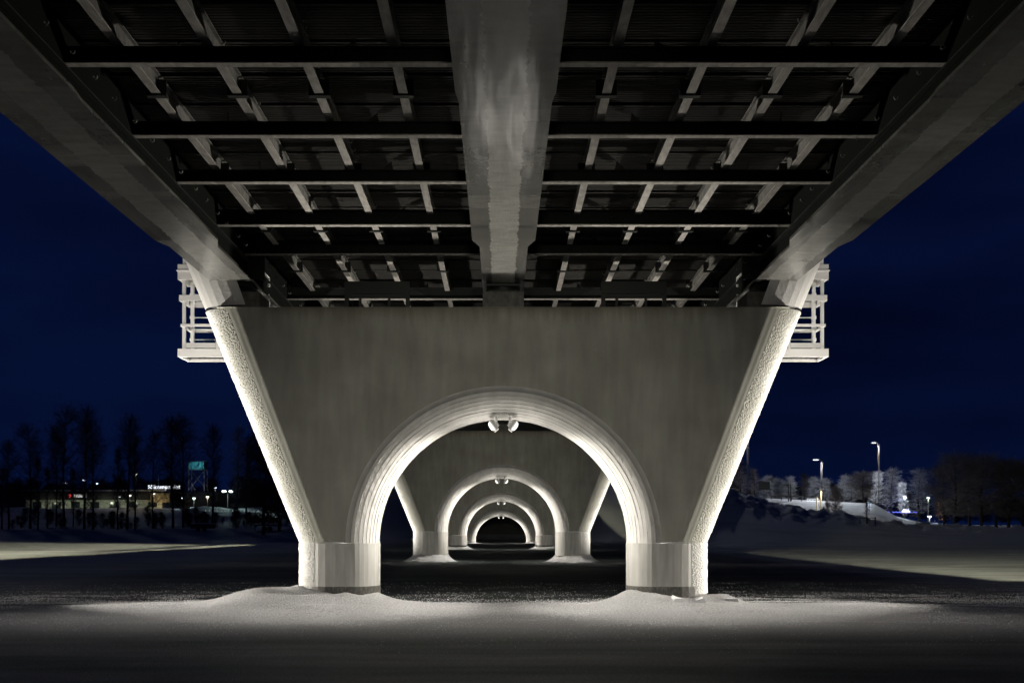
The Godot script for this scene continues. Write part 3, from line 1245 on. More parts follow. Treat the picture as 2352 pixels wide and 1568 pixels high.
		part("lens", g, M.lamp_lens, t)
		spot(t, Vector3(0, 4.5, 0), q[2], q[1], q[3], q[4], Color(1.0, 0.99, 0.85), 0.2)


func make_cage(s: int) -> void:
	# steel inspection platform behind the end of the first pier
	var t := thing("inspection_platform", "white steel inspection cage at the %s top end of the first pier" % ("left" if s == -1 else "right"), "platform", Vector3(s * 6.7, 5.06, -20.65), "inspection platforms at the pier ends")
	# local: x runs inwards (towards the pier) as positive
	var iw := -s
	var W := 1.75
	var D := 0.66
	var fr := Geo.new()
	var bx := func(g: Geo, x0: float, x1: float, y0: float, y1: float, z0: float, z1: float) -> void:
		g.box(Vector3(minf(iw * x0, iw * x1), y0, -z1), Vector3(maxf(iw * x0, iw * x1), y1, -z0))
	bx.call(fr, 0.0, W, 0.04, 0.205, 0.0, 0.05)
	bx.call(fr, 0.0, W, 0.04, 0.205, D - 0.05, D)
	bx.call(fr, 0.0, 0.05, 0.042, 0.203, 0.05, D - 0.05)
	bx.call(fr, W - 0.05, W, 0.042, 0.203, 0.05, D - 0.05)
	part("floor_frame", fr, M.white_steel, t)
	var gr := Geo.new()
	for q in 16:
		bx.call(gr, 0.06 + q * 0.105, 0.075 + q * 0.105, 0.09, 0.12, 0.052, D - 0.052)
	for q in 5:
		bx.call(gr, 0.05, W - 0.05, 0.085, 0.118, 0.1 + q * 0.11, 0.108 + q * 0.11)
	bx.call(gr, 0.052, W - 0.052, 0.125, 0.14, 0.052, D - 0.052)
	part("floor_grating", gr, M.grating, t)
	for q in [[0.09, 0.02, 0.07], [0.78, 0.02, 0.07], [0.09, D - 0.09, D - 0.02]]:
		var p := Geo.new()
		bx.call(p, q[0], q[0] + 0.065, 0.206, 1.63 if q[0] < 0.5 else 0.55, q[1], q[2])
		part("post", p, M.white_steel, t)
	var tb := Geo.new()
	bx.call(tb, 0.16, 0.77, 0.225, 0.33, 0.03, 0.045)
	part("toe_board", tb, M.white_steel, t)
	for q in [[0.66, 0.055, 0.03], [1.19, 0.12, 0.0]]:
		var r := Geo.new()
		var y: float = q[0]
		var hgt: float = q[1]
		var x0: float = 0.03 + q[2]
		bx.call(r, x0, W, y, y + hgt, 0.0, 0.018)
		bx.call(r, x0, W, y, y + hgt, D - 0.02, D)
		bx.call(r, x0, x0 + 0.02, y + 0.002, y + hgt - 0.002, 0.018, D - 0.02)
		part("guard_rail", r, M.white_steel, t)
	var tp := Geo.new()
	bx.call(tp, 0.0, W, 1.63, 1.80, 0.0, 0.05)
	bx.call(tp, -0.02, W, 1.80, 1.825, -0.02, D)
	bx.call(tp, 0.0, W, 1.825, 1.94, 0.0, 0.05)
	bx.call(tp, 0.0, 0.05, 1.632, 1.798, 0.05, D - 0.05)
	bx.call(tp, 0.0, W, 1.63, 1.80, D - 0.05, D)
	part("top_frame", tp, M.white_steel, t)
	for y in [0.5, 0.72, 0.97, 1.45]:
		var rd := Geo.new()
		rd.tube(Vector3(iw * 0.08, y, -D + 0.05), Vector3(iw * W, y, -D + 0.05), 0.014, 0.014, 6)
		rd.box(Vector3(iw * 0.12 - 0.05, y - 0.03, -D + 0.02), Vector3(iw * 0.12 + 0.05, y + 0.03, -D + 0.08))
		part("tie_rod", rd, M.white_steel, t)
	var hg := Geo.new()
	bx.call(hg, 0.1, 0.16, 1.94, 2.36, 0.02, 0.07)
	part("hanger", hg, M.white_steel, t)


func make_hatch(x0: float, label: String) -> void:
	var t := thing("hatch_guard", label, "frame", Vector3(x0, 5.842, -19.72), "dark steel guard frames on the pier top")
	var g := Geo.new()
	g.box(Vector3(0, 0.34, -0.04), Vector3(1.28, 0.58, 0.0))
	part("panel", g, M.black_steel, t)
	g = Geo.new()
	for x in [0.0, 1.2]:
		g.box(Vector3(x, 0, -0.07), Vector3(x + 0.08, 0.34, -0.01))
	g.box(Vector3(0.08, 0.0, -0.06), Vector3(1.2, 0.03, -0.012))
	g.box(Vector3(0.08, 0.27, -0.06), Vector3(1.2, 0.31, -0.012))
	part("outer_frame", g, M.black_steel, t)
	for x in [0.28, 0.85]:
		g = Geo.new()
		g.box(Vector3(x, 0.03, -0.05), Vector3(x + 0.05, 0.27, -0.02))
		part("upright", g, M.black_steel, t)


# ------------------------------------------------------------------ trees
func tree_meshes(seed_: int, wide: float, lean_up: float, twig_w: float, weep: float, start: float, density := 1.0, conical := false) -> Array:
	# unit: 10 m tall
	var rn := RandomNumberGenerator.new()
	rn.seed = seed_
	var trunk := Geo.new()
	var crown := Geo.new()
	var pts := []
	var bend := Vector2(rn.randf_range(-0.4, 0.4), rn.randf_range(-0.4, 0.4))
	for q in 11:
		var f := q / 10.0
		pts.append(Vector3(bend.x * f * f + 0.07 * sin(f * 7 + seed_), f * 9.6 - (0.3 if q == 0 else 0.0), bend.y * f * f))
	for q in 10:
		trunk.tube(pts[q], pts[q + 1], lerpf(0.16, 0.015, pow(q / 10.0, 0.8)), lerpf(0.16, 0.015, pow((q + 1) / 10.0, 0.8)), 7)
	var nb := int(46 * density)
	for b in nb:
		var f := lerpf(start, 0.985, pow((b + rn.randf()) / nb, 0.85))
		var k := int(f * 10)
		var base: Vector3 = pts[k].lerp(pts[mini(k + 1, 10)], f * 10 - k)
		var env := sin(PI * pow(clampf((f - start) / (1.0 - start), 0.02, 0.999), 0.62)) * 0.85 + 0.16
		if conical:
			env = pow(1.0 - clampf((f - start) / (1.0 - start), 0.0, 0.97), 0.85) * 0.95 + 0.05
		var length := wide * env * rn.randf_range(0.7, 1.12)
		var az := rn.randf() * TAU
		var out := Vector3(cos(az), 0, sin(az))
		var dir := (out + Vector3.UP * rn.randf_range(0.7, 1.3) * lean_up).normalized()
		var last := base
		var steps := 6
		var r0 := 0.05 * (1.1 - f)
		for q in steps:
			var g0 := float(q) / steps
			var dd := (dir + Vector3.DOWN * weep * g0 * g0 + Vector3(rn.randf_range(-0.15, 0.15), rn.randf_range(-0.1, 0.1), rn.randf_range(-0.15, 0.15))).normalized()
			var nxt := last + dd * length / steps
			trunk.tube(last, nxt, lerpf(r0, 0.008, g0), lerpf(r0, 0.008, g0 + 1.0 / steps), 4)
			for tw in int(3 * density) + 1:
				var at := last.lerp(nxt, rn.randf())
				var td := (dd * 0.7 + Vector3(rn.randf_range(-1, 1), rn.randf_range(-0.5, 0.9) - weep * 0.9, rn.randf_range(-1, 1))).normalized()
				var tl := rn.randf_range(0.45, 1.15) * (0.5 + 0.5 * wide / 2.2)
				twig(crown, at, td, tl, twig_w, rn)
				for sub in 4:
					var f2 := rn.randf_range(0.2, 1.0)
					var sd := (td * 0.8 + Vector3(rn.randf_range(-1, 1), rn.randf_range(-0.6, 0.8) - weep * 0.8, rn.randf_range(-1, 1))).normalized()
					twig(crown, at + td * tl * f2, sd, tl * rn.randf_range(0.3, 0.6), twig_w * 0.8, rn)
			last = nxt
	return [trunk.mesh(), crown.mesh()]


func twig(g: Geo, a: Vector3, d: Vector3, l: float, w: float, rn: RandomNumberGenerator) -> void:
	var s := d.cross(Vector3(rn.randf_range(-1, 1), rn.randf_range(-1, 1), rn.randf_range(-1, 1)))
	if s.length() < 1e-3:
		s = Vector3.RIGHT
	s = s.normalized() * w * 0.5
	var m := a + d * l * 0.55 + Vector3(rn.randf_range(-1, 1), rn.randf_range(-1, 1), rn.randf_range(-1, 1)) * l * 0.06
	g.quad(a - s, a + s, m + s * 0.8, m - s * 0.8)
	g.tri(m - s * 0.8, m + s * 0.8, a + d * l)


var tree_kinds := []

func plant(called: String, label: String, at: Vector2, tall: float, spread: float, kind: int, bark: Material, tw: Material, group: String, turn := 0.0) -> void:
	var pair: Array = tree_kinds[kind]
	var t := thing(called, label, "tree", Vector3(at.x, height(at.x, at.y) - 0.05, at.y), group)
	t.rotation.y = turn
	var a := part("trunk", pair[0], bark, t)
	var b := part("crown", pair[1], tw, t)
	a.scale = Vector3(spread, tall / 10.0, spread)
	b.scale = Vector3(spread, tall / 10.0, spread)


# a point of the far scene: x across and height from the angles measured on the site, at a distance
func ang(px: float, dist: float) -> float:
	return (px - 1149.5) * dist / 2307.0 - 0.055


func make_trees() -> void:
	tree_kinds = [
		tree_meshes(1, 2.5, 1.1, 0.018, 0.15, 0.15),      # 0 birch, ascending
		tree_meshes(2, 2.9, 1.0, 0.018, 0.4, 0.17),       # 1 birch, looser
		tree_meshes(3, 1.5, 1.3, 0.018, 0.0, 0.2),        # 2 narrow
		tree_meshes(4, 2.8, 0.7, 0.028, 1.0, 0.12, 1.5),        # 3 weeping
		tree_meshes(5, 2.3, 1.0, 0.03, 0.25, 0.1, 0.95, true),  # 4 frosted, full to the ground
		tree_meshes(6, 1.9, 1.2, 0.03, 0.1, 0.1, 0.95, true),   # 5 frosted, narrow
		tree_meshes(7, 2.9, 0.9, 0.03, 0.3, 0.16, 1.1),   # 6 big dense
		tree_meshes(8, 3.4, 1.4, 0.045, 0.0, 0.02, 1.0),  # 7 bush
	]
	var LG := "bare birches along the left riverbank"
	var left := [
		[3, 118, 7.5, 0.8, 2, "slim bare tree cut by the left edge of the view on the left riverbank"],
		[18, 117, 10.5, 0.95, 0, "dark bare birch second from the left end of the left riverbank row"],
		[69, 118, 12.3, 1.1, 1, "broad bare birch in front of the pale snow heap at far left"],
		[86, 114, 8.5, 0.7, 2, "thin short tree close right of the broad birch at far left"],
		[108, 117, 7.0, 0.6, 2, "small thin tree in front of the pale wall left of the red emblem sign"],
		[129, 119, 11.6, 0.8, 0, "slender birch just left of the tall one by the red emblem sign"],
		[145, 118, 14.2, 1.15, 1, "tallest bare birch at left, beside the red emblem sign"],
		[167, 118, 7.0, 0.55, 2, "thin low tree standing right under the red emblem sign"],
		[194, 116, 14.0, 1.1, 0, "tall straight birch at the right end of the red emblem sign"],
		[213, 114, 12.3, 0.9, 1, "forked birch right of the tall straight one, left of the lit yard"],
		[270, 118, 9.8, 0.8, 2, "thin tree left of the wide birch in front of the lit wall"],
		[293, 118, 13.4, 1.2, 0, "wide bare birch in front of the lit wall, left of the rooftop lettering"],
		[309, 114, 11.0, 0.75, 2, "slim birch against the lamp post, left of the rooftop lettering"],
		[350, 121, 12.0, 0.8, 1, "small crooked birch below the first letters of the rooftop sign"],
		[395, 119, 13.3, 1.15, 0, "large birch covering the last letters of the rooftop sign"],
		[420, 120, 13.6, 1.15, 1, "large birch between the rooftop lettering and the lattice sign tower"],
		[489, 120, 12.2, 0.9, 0, "dark birch just right of the lattice sign tower"],
	]
	for q in left:
		var d: float = q[1]
		plant("birch_tree", q[5], Vector2(ang(q[0], d), -d), q[2], q[3], q[4], M.bark, M.twig, LG, q[0] * 0.7)
	plant("birch_tree", "pale frosted birch right of the twin floodlight, behind the bank row", Vector2(ang(545, 150), -150), 13.0, 1.1, 4, M.bark, M.twig_frost, LG, 1.0)
	plant("birch_tree", "slim frosted birch beside the pale one near the big weeping birch", Vector2(ang(565, 146), -146), 11.0, 0.9, 5, M.bark, M.twig_brown, LG, 2.0)
	plant("birch_tree", "huge dark weeping birch next to the left edge of the first pier", Vector2(ang(606, 110), -110), 13.6, 1.3, 3, M.bark, M.twig, LG, 0.5)
	plant("birch_tree", "dark weeping birch behind the red trailer, mostly hidden by the pier", Vector2(ang(640, 112), -112), 12.8, 1.2, 3, M.bark, M.twig, LG, 2.2)

	var RG := "frosted trees along the road on the right"
	var right := [
		[1702, 150, 1062, 1.3, 4, "brown", "wide brownish frosted tree by the lattice mast next to the pier's right edge"],
		[1735, 165, 1080, 0.9, 5, "brown", "rounded brown tree above the dark road sign"],
		[1760, 180, 1095, 1.0, 4, "frost", "pale frosted tree directly behind the dark road sign"],
		[1780, 185, 1100, 0.9, 5, "frost", "pale frosted tree just right of the dark road sign"],
		[1798, 185, 1104, 0.9, 4, "frost", "small pale tree behind the sign gantry post"],
		[1818, 180, 1096, 1.0, 5, "frost", "pointed white frosted tree between the gantry and the left road lamp"],
		[1848, 150, 1090, 0.8, 2, "dark", "thin dark tree left of the shorter road lamp"],
		[1866, 180, 1098, 1.0, 4, "frost", "round white tree directly left of the shorter road lamp"],
		[1897, 180, 1101, 1.1, 4, "frost", "white tree directly right of the shorter road lamp"],
		[1934, 180, 1094, 1.1, 5, "frost", "tall white tree behind the leafless bush"],
		[1957, 185, 1098, 1.0, 4, "frost", "pale tree right of the tall white one behind the bush"],
		[1983, 150, 1088, 1.3, 6, "brown", "dark brown full tree between the two road lamps"],
		[2012, 170, 1085, 1.0, 5, "frost", "bluish white tree at the foot of the taller road lamp"],
		[2047, 150, 1078, 1.2, 4, "frost", "tall pale tree just right of the taller road lamp"],
		[2078, 165, 1110, 0.9, 5, "frost", "low pale tree behind the blue light strings"],
		[2111, 145, 1081, 1.35, 4, "frost", "tallest white frosted tree, right of the blue light strings"],
	]
	for q in right:
		var d: float = q[1]
		var x := ang(q[0], d)
		var base := height(x, -d)
		var tall: float = EYE + (1210.0 - q[2]) * d / 2307.0 - base
		var mat: Material = M.twig_frost
		if q[5] == "brown":
			mat = M.twig_brown
		elif q[5] == "dark":
			mat = M.twig
		plant("frosted_tree", q[6], Vector2(x, -d), tall + 0.3, q[3], q[4], M.bark, mat, RG, q[0] * 0.9)
	var GG := "dark trees of the grove at the right edge"
	var grove := [
		[2168, 122, 1062, 1.1, 6, "leftmost brown tree of the dark grove at the right"],
		[2195, 118, 1042, 1.4, 6, "tall round-topped tree on the left side of the dark grove"],
		[2228, 124, 1045, 1.3, 6, "third tree of the dark grove, half behind the round-topped one"],
		[2255, 119, 1044, 1.4, 6, "high broad tree in the middle of the dark grove"],
		[2290, 122, 1055, 1.3, 6, "broad tree right of the grove's middle one"],
		[2320, 117, 1055, 1.4, 6, "dense dark tree second from the right edge of the view"],
		[2352, 118, 1060, 1.4, 6, "dense dark tree cut by the right edge of the view"],
	]
	for q in grove:
		var d: float = q[1]
		var x := ang(q[0], d)
		var tall: float = EYE + (1210.0 - q[2]) * d / 2307.0 - height(x, -d)
		plant("grove_tree", q[5], Vector2(x, -d), tall, q[3], q[4], M.bark, M.twig_grey if q[0] < 2270 else M.twig_brown, GG, q[0] * 0.8)
	# bushes and the staked sapling
	var bushes := [[1920, 118, 1121, 1.05, "large leafless bush on the lit snow slope"], [1900, 120, 1152, 0.5, "small leafless bush left of the large one on the snow slope"]]
	for q in bushes:
		var d: float = q[1]
		var x := ang(q[0], d)
		var tall: float = maxf(EYE + (1210.0 - q[2]) * d / 2307.0 - height(x, -d), 1.5)
		plant("bush", q[4], Vector2(x, -d), tall, q[3] * 0.45, 7, M.bark, M.twig_brown, "")
	var sx := ang(1991, 96)
	plant("sapling", "thin sapling tied to stakes below the snow heaps on the right slope", Vector2(sx, -96), 2.2, 0.22, 2, M.bark, M.twig, "")
	var st := thing("sapling_stakes", "low wooden stakes and crossbar round the thin sapling on the right", "stake", Vector3(sx, height(sx, -96.0), -95.8))
	for q in [-0.7, 0.0, 0.75]:
		var g := Geo.new()
		g.box(Vector3(q - 0.04, -0.2, -0.04), Vector3(q + 0.04, 0.75, 0.04))
		part("stake", g, M.bark, st)
	var g2 := Geo.new()
	g2.box(Vector3(-0.8, 0.6, 0.042), Vector3(0.85, 0.68, 0.07))
	part("crossbar", g2, M.bark, st)
	# low brush along the left shore, one mass
	var bm := MultiMesh.new()
	bm.transform_format = MultiMesh.TRANSFORM_3D
	bm.mesh = tree_kinds[7][1]
	var br := RandomNumberGenerator.new()
	br.seed = 33
	bm.instance_count = 60
	for q in 60:
		var dd := br.randf_range(116, 140)
		var x := ang(br.randf_range(-20, 660), dd)
		var s := br.randf_range(0.08, 0.24)
		bm.set_instance_transform(q, Transform3D(Basis(Vector3.UP, br.randf() * TAU).scaled(Vector3(s * 1.5, s, s * 1.5)), Vector3(x, height(x, -dd) - 0.05, -dd)))
	var bi := MultiMeshInstance3D.new()
	bi.name = "undergrowth"
	bi.multimesh = bm
	bi.material_override = M.twig
	bi.set_meta("kind", "stuff")
	bi.set_meta("label", "low bare brush between the birches on the left shore")
	bi.set_meta("category", "brush")
	add_child(bi, true)
	# wood far behind both banks, one mass
	for side in [-1, 1]:
		var mm := MultiMesh.new()
		mm.transform_format = MultiMesh.TRANSFORM_3D
		mm.mesh = tree_kinds[6][1]
		var rn := RandomNumberGenerator.new()
		rn.seed = 60 + side
		var cnt := 90
		mm.instance_count = cnt
		for q in cnt:
			var dd := rn.randf_range(205, 240)
			var px := rn.randf_range(-60, 640) if side == -1 else rn.randf_range(1640, 2420)
			var x := ang(px, dd)
			var s := rn.randf_range(0.45, 0.75) * (1.0 if side == -1 else 0.9)
			mm.set_instance_transform(q, Transform3D(Basis(Vector3.UP, rn.randf() * TAU).scaled(Vector3(s * 1.4, s, s * 1.4)), Vector3(x, height(x, -dd) - 0.2, -dd)))
		var mi := MultiMeshInstance3D.new()
		mi.name = "distant_woods" if side == -1 else "distant_woods_001"
		mi.multimesh = mm
		mi.material_override = M.twig
		mi.set_meta("kind", "stuff")
		mi.set_meta("label", "dark mass of trees behind the buildings on the left" if side == -1 else "dark mass of trees behind the frosted ones on the right")
		mi.set_meta("category", "woods")
		add_child(mi, true)


# ------------------------------------------------------------------ far left: yard and buildings
func letters(txt: String, size_m: float, mat: Material, parent: Node, at: Vector3, called := "lettering") -> void:
	var tm := TextMesh.new()
	var f := SystemFont.new()
	f.font_names = PackedStringArray(["Droid Sans"])
	f.font_weight = 700
	tm.font = f
	tm.text = txt
	tm.font_size = 64
	tm.pixel_size = size_m / 64.0
	tm.depth = 0.12
	var o := MeshInstance3D.new()
	o.name = called
	o.mesh = tm
	o.material_override = mat
	parent.add_child(o, true)
	o.position = at


func street_lamp(called: String, label: String, px: float, d: float, y_top: float, e: float, col: Color, group: String, arm := 0.0) -> void:
	var x := ang(px, d)
	var base := height(x, -d)
	var top := EYE + (1210.0 - y_top) * d / 2307.0
	var t := thing(called, label, "street lamp", Vector3(x, base, -d), group)
	var g := Geo.new()
	g.tube(Vector3(0, -0.2, 0), Vector3(0, top - base, 0), 0.09, 0.05, 8)
	if arm != 0.0:
		g.tube(Vector3(0, top - base - 0.05, 0), Vector3(arm * 0.5, top - base, 0), 0.04, 0.04, 6)
	part("pole", g, M.mast, t)
	var c := Vector3(arm, top - base, 0)
	var hd := Geo.new()
	hd.box(c + Vector3(-0.3, 0.06, -0.14), c + Vector3(0.3, 0.13, 0.14))
	part("lamp_head", hd, M.lamp_body, t)
	var bl := Geo.new()
	bl.tube(c + Vector3(-0.2, 0, 0), c + Vector3(0.2, 0, 0), 0.1, 0.1, 8, true)
	part("bulb", bl, glowing(col.r, col.g, col.b, 6.0), t)
	spot(t, c + Vector3(0, -0.12, 0.1), Vector3(0, -1, 0.1), e, 80, 0.5, col, 0.15)


func make_left_bank() -> void:
	# long low shop building
	var D := 172.0
	var x0 := ang(58, D)
	var x1 := ang(372, D)
	var base := height(-68, -D) - 0.3
	var roof := EYE + (1210 - 1128) * D / 2307.0
	var t := thing("shop_building", "long low shop building with pale lit wall and dark fascia behind the left trees", "building", Vector3(x0, base, -D))
	var L := x1 - x0
	var H := roof - base
	var g := Geo.new()
	g.box(Vector3(0, 0, -14), Vector3(L, H - 1.5, 0))
	part("wall", g, M.pale_wall, t)
	g = Geo.new()
	g.box(Vector3(-0.3, H - 1.5, -14.3), Vector3(L + 0.3, H, 0.5))
	part("fascia", g, M.dark_wall, t)
	g = Geo.new()
	g.box(Vector3(-0.4, H, -14.4), Vector3(L + 0.4, H + 0.22, 0.6))
	part("roof_snow", g, M.roof_snow, t)
	for k in 7:
		var wx := 1.2 + k * 3.3
		var wn := Geo.new()
		wn.box(Vector3(wx, H - 3.2, 0.0), Vector3(wx + 1.5, H - 1.8, 0.06))
		var wo := part("window", wn, M.dark_wall, t)
		var gl := Geo.new()
		gl.box(Vector3(wx + 0.08, H - 3.12, 0.06), Vector3(wx + 1.42, H - 1.88, 0.075))
		part("pane", gl, M.glass_dark, wo)
	var br := Geo.new()
	br.box(Vector3(ang(348, D) - x0, H - 1.9, 0.5), Vector3(ang(392, D) - x0, H - 0.35, 0.72))
	part("gable", br, M.brick_wall, t)
	for q in [110, 170, 240, 300]:
		spot(t, Vector3(ang(q, D) - x0, H - 1.9, 3.2), Vector3(0, -0.7, -1), 2.4, 75, 0.6, Color(0.95, 1.0, 0.85), 0.2)
	spot(t, Vector3(ang(370, D) - x0, H - 2.4, 2.6), Vector3(0, 0.5, -1), 4.0, 60, 0.6, Color(1.0, 0.9, 0.65), 0.2)
	# rooftop lettering
	var d2 := D - 0.6
	var sg := thing("rooftop_sign", "glowing white letters reading Blikompaniet on the roof edge at left", "sign", Vector3(ang(376, d2), roof + 0.25, -d2))
	letters("Blikompaniet", 0.86, glowing(0.85, 0.9, 1.0, 1.6), sg, Vector3(0, 0.45, 0))
	g = Geo.new()
	g.box(Vector3(-2.2, 0.0, -0.15), Vector3(2.2, 0.05, -0.08))
	part("mounting_rail", g, M.mast, sg)
	# shop sign with red emblem
	var sh := thing("shop_sign", "dark blue shop sign with red emblem and white letters at far left", "sign", Vector3(ang(178, D - 1.2), EYE + (1210 - 1138.5) * (D - 1.2) / 2307.0, -(D - 1.2)))
	g = Geo.new()
	g.box(Vector3(-1.75, -0.32, -0.45), Vector3(1.5, 0.32, -0.1))
	part("panel", g, flat(0.01, 0.012, 0.08, 0.5), sh)
	letters("SUZUKI", 0.62, glowing(1.0, 0.97, 0.9, 0.8), sh, Vector3(0.35, 0, -0.03))
	var em := Geo.new()
	var sp := [Vector2(-0.28, 0.05), Vector2(0.05, 0.34), Vector2(0.28, 0.12), Vector2(0.1, 0.1), Vector2(0.02, 0.17), Vector2(-0.1, 0.06), Vector2(0.28, -0.05), Vector2(-0.05, -0.34), Vector2(-0.28, -0.12), Vector2(-0.1, -0.1), Vector2(-0.02, -0.17), Vector2(0.1, -0.06)]
	var tr := Geometry2D.triangulate_polygon(PackedVector2Array(sp))
	if tr.is_empty():
		tr = Geometry2D.triangulate_polygon(PackedVector2Array([Vector2(-0.28, 0.05), Vector2(0.05, 0.34), Vector2(0.28, 0.1), Vector2(0.0, 0.1), Vector2(0.28, -0.05), Vector2(-0.05, -0.34), Vector2(-0.28, -0.1), Vector2(0.0, -0.1)]))
		sp = [Vector2(-0.28, 0.05), Vector2(0.05, 0.34), Vector2(0.28, 0.1), Vector2(0.0, 0.1), Vector2(0.28, -0.05), Vector2(-0.05, -0.34), Vector2(-0.28, -0.1), Vector2(0.0, -0.1)]
	for k in range(0, tr.size(), 3):
		var a := Vector3(sp[tr[k]].x, sp[tr[k]].y, 0)
		var b := Vector3(sp[tr[k + 1]].x, sp[tr[k + 1]].y, 0)
		var c := Vector3(sp[tr[k + 2]].x, sp[tr[k + 2]].y, 0)
		if (b - a).cross(c - a).z < 0:
			var w := b
			b = c
			c = w
		em.tri(a, b, c)
	var emo := part("emblem", em, glowing(0.9, 0.03, 0.03, 1.2), sh)
	emo.position = Vector3(-1.4, 0.0, -0.02)
	# second hall with the sign tower on its roof
	var D3 := 178.0
	var xa := ang(418, D3)
	var xb := ang(600, D3)
	var roof3 := EYE + (1210 - 1129) * D3 / 2307.0
	var hb := height(-55, -D3) - 0.3
	var h2 := thing("warehouse", "low dark warehouse with dim glazed wall under the lattice sign tower", "building", Vector3(xa, hb, -D3))
	var H2 := roof3 - hb
	g = Geo.new()
	g.box(Vector3(0, 0, -16), Vector3(xb - xa, H2 - 3.6, 0))
	part("wall", g, M.pale_wall, h2)
	g = Geo.new()
	g.box(Vector3(-0.2, H2 - 3.6, -16.2), Vector3(xb - xa + 0.2, H2, 0.3))
	part("fascia", g, M.dark_wall, h2)
	for k in 8:
		var wn := Geo.new()
		var wx := 0.4 + k * 1.65
		wn.box(Vector3(wx, 0.6, 0.0), Vector3(wx + 0.5, H2 - 3.9, 0.06))
		part("window", wn, M.glass_dark, h2)
	for q in [450, 500, 545]:
		spot(h2, Vector3(ang(q, D3) - xa, H2 - 3.4, 2.6), Vector3(0, -0.9, -1), 5.0, 75, 0.6, Color(0.8, 1.0, 0.9), 0.2)
	var tw := thing("sign_tower", "lattice sign tower with a blue-green lit box standing on the warehouse roof", "tower", Vector3(ang(454, D3 - 3), roof3, -(D3 - 3)))
	var tall := (1129 - 1063) * D3 / 2307.0
	var wd := 2.7
	for q in [[-1, 1], [1, 1], [-1, -1], [1, -1]]:
		g = Geo.new()
		g.box(Vector3(q[0] * wd / 2 - 0.06, 0, q[1] * 0.9 - 0.06), Vector3(q[0] * wd / 2 + 0.06, tall - 1.35, q[1] * 0.9 + 0.06))
		part("leg", g, M.mast, tw)
	for q in [[Vector3(-wd / 2, 0.1, 0.9), Vector3(wd / 2, tall - 1.6, 0.9)], [Vector3(wd / 2, 0.1, -0.9), Vector3(-wd / 2, tall - 1.6, -0.9)], [Vector3(-wd / 2, tall * 0.45, 0.92), Vector3(-0.2, 0.1, 0.92)]]:
		g = Geo.new()
		g.tube(q[0], q[1], 0.06, 0.06, 6)
		part("diagonal", g, M.mast, tw)
	g = Geo.new()
	g.box(Vector3(-wd / 2, tall - 1.35, -0.95), Vector3(wd / 2, tall - 0.05, 0.95))
	part("sign_box", g, flat(0.08, 0.3, 0.33, 0.5), tw)
	for yy in [tall - 1.38, tall]:
		g = Geo.new()
		g.box(Vector3(-wd / 2 - 0.15, yy - 0.05, -1.0), Vector3(wd / 2 + 0.45, yy + 0.03, 1.05))
		part("edge_beam", g, M.mast, tw)
	for k in 9:
		g = Geo.new()
		g.bar(Vector3(-wd / 2 + k * 0.3, tall - 1.33, 1.0), Vector3(-wd / 2 + k * 0.3 + (0.3 if k % 2 else -0.1), tall - 0.08, 1.0), 0.05, 0.05)
		part("lattice_bar", g, M.mast, tw)
	spot(tw, Vector3(0.3, tall - 0.7, 3.4), Vector3(0, 0, -1), 3.2, 40, 0.6, Color(0.5, 0.95, 1.0), 0.2)
	spot(tw, Vector3(0, 0.8, 3.4), Vector3(0, 0.4, -1), 4.0, 55, 0.6, Color(0.85, 0.9, 1.0), 0.2)
	# twin yard floodlight
	var fl := thing("yard_floodlight", "pair of very bright cold floodlights on a mast right of the sign tower", "floodlight", Vector3(ang(522, 160), height(ang(522, 160), -160.0), -160))
	var fh: float = EYE + (1210 - 1128) * 160 / 2307.0 - fl.position.y
	g = Geo.new()
	g.tube(Vector3(0, -0.2, 0), Vector3(0, fh - 0.2, 0), 0.08, 0.06, 8)
	g.bar(Vector3(-0.9, fh - 0.2, 0), Vector3(0.9, fh - 0.2, 0), 0.08, 0.08)
	part("mast", g, M.mast, fl)
	for q in [-0.55, 0.55]:
		g = Geo.new()
		g.box(Vector3(q - 0.34, fh - 0.15, -0.2), Vector3(q + 0.34, fh + 0.15, 0.0))
		part("housing", g, M.lamp_body, fl)
		g = Geo.new()
		g.quad(Vector3(q - 0.3, fh - 0.11, 0.004), Vector3(q + 0.3, fh - 0.11, 0.004), Vector3(q + 0.3, fh + 0.11, 0.004), Vector3(q - 0.3, fh + 0.11, 0.004))
		part("lens", g, glowing(0.85, 1.0, 0.98, 12.0), fl)
		spot(fl, Vector3(q, fh, 0.2), Vector3(0, -0.9, 0.6), 12, 70, 0.6, Color(0.85, 1.0, 0.98), 0.3)
	# lamps of the yard
	var YG := "yard lamps on the left bank"
	var cold := Color(0.85, 0.9, 1.0)
	var warm := Color(1.0, 0.92, 0.75)
	for q in [[151, 190, 1109, 6, cold, "small cold lamp above the red emblem sign, left of the brightest one"], [192, 188, 1103, 14, cold, "brightest cold yard lamp above the white shop letters"],
			[223, 195, 1110, 5, cold, "small dim lamp right of the brightest yard lamp"], [272, 165, 1141, 10, cold, "low lamp left of the wide birch on the lit wall"],
			[297, 168, 1138, 14, warm, "low warm lamp beside the wide birch on the lit wall"], [311, 160, 1088, 10, warm, "tall double lamp post left of the rooftop letters"],
			[352, 165, 1134, 10, warm, "lit post lamp under the first rooftop letters"], [419, 168, 1144, 8, cold, "small lamp on the warehouse wall, left one"],
			[445, 168, 1144, 14, Color(0.8, 1.0, 0.95), "bright greenish lamp at the warehouse wall under the sign tower"], [476, 162, 1141, 7, warm, "double-headed lamp post right of the sign tower foot"],
			[494, 190, 1120, 6, cold, "small high lamp left of the twin floodlights"]]:
		street_lamp("yard_lamp", q[5], q[0], q[1], q[2], q[3] * 0.45, q[4], YG)
	var fp := thing("flagpole", "pale lit flagpole rising behind the rooftop letters", "flagpole", Vector3(ang(363, 176), roof + 0.3, -176))
	g = Geo.new()
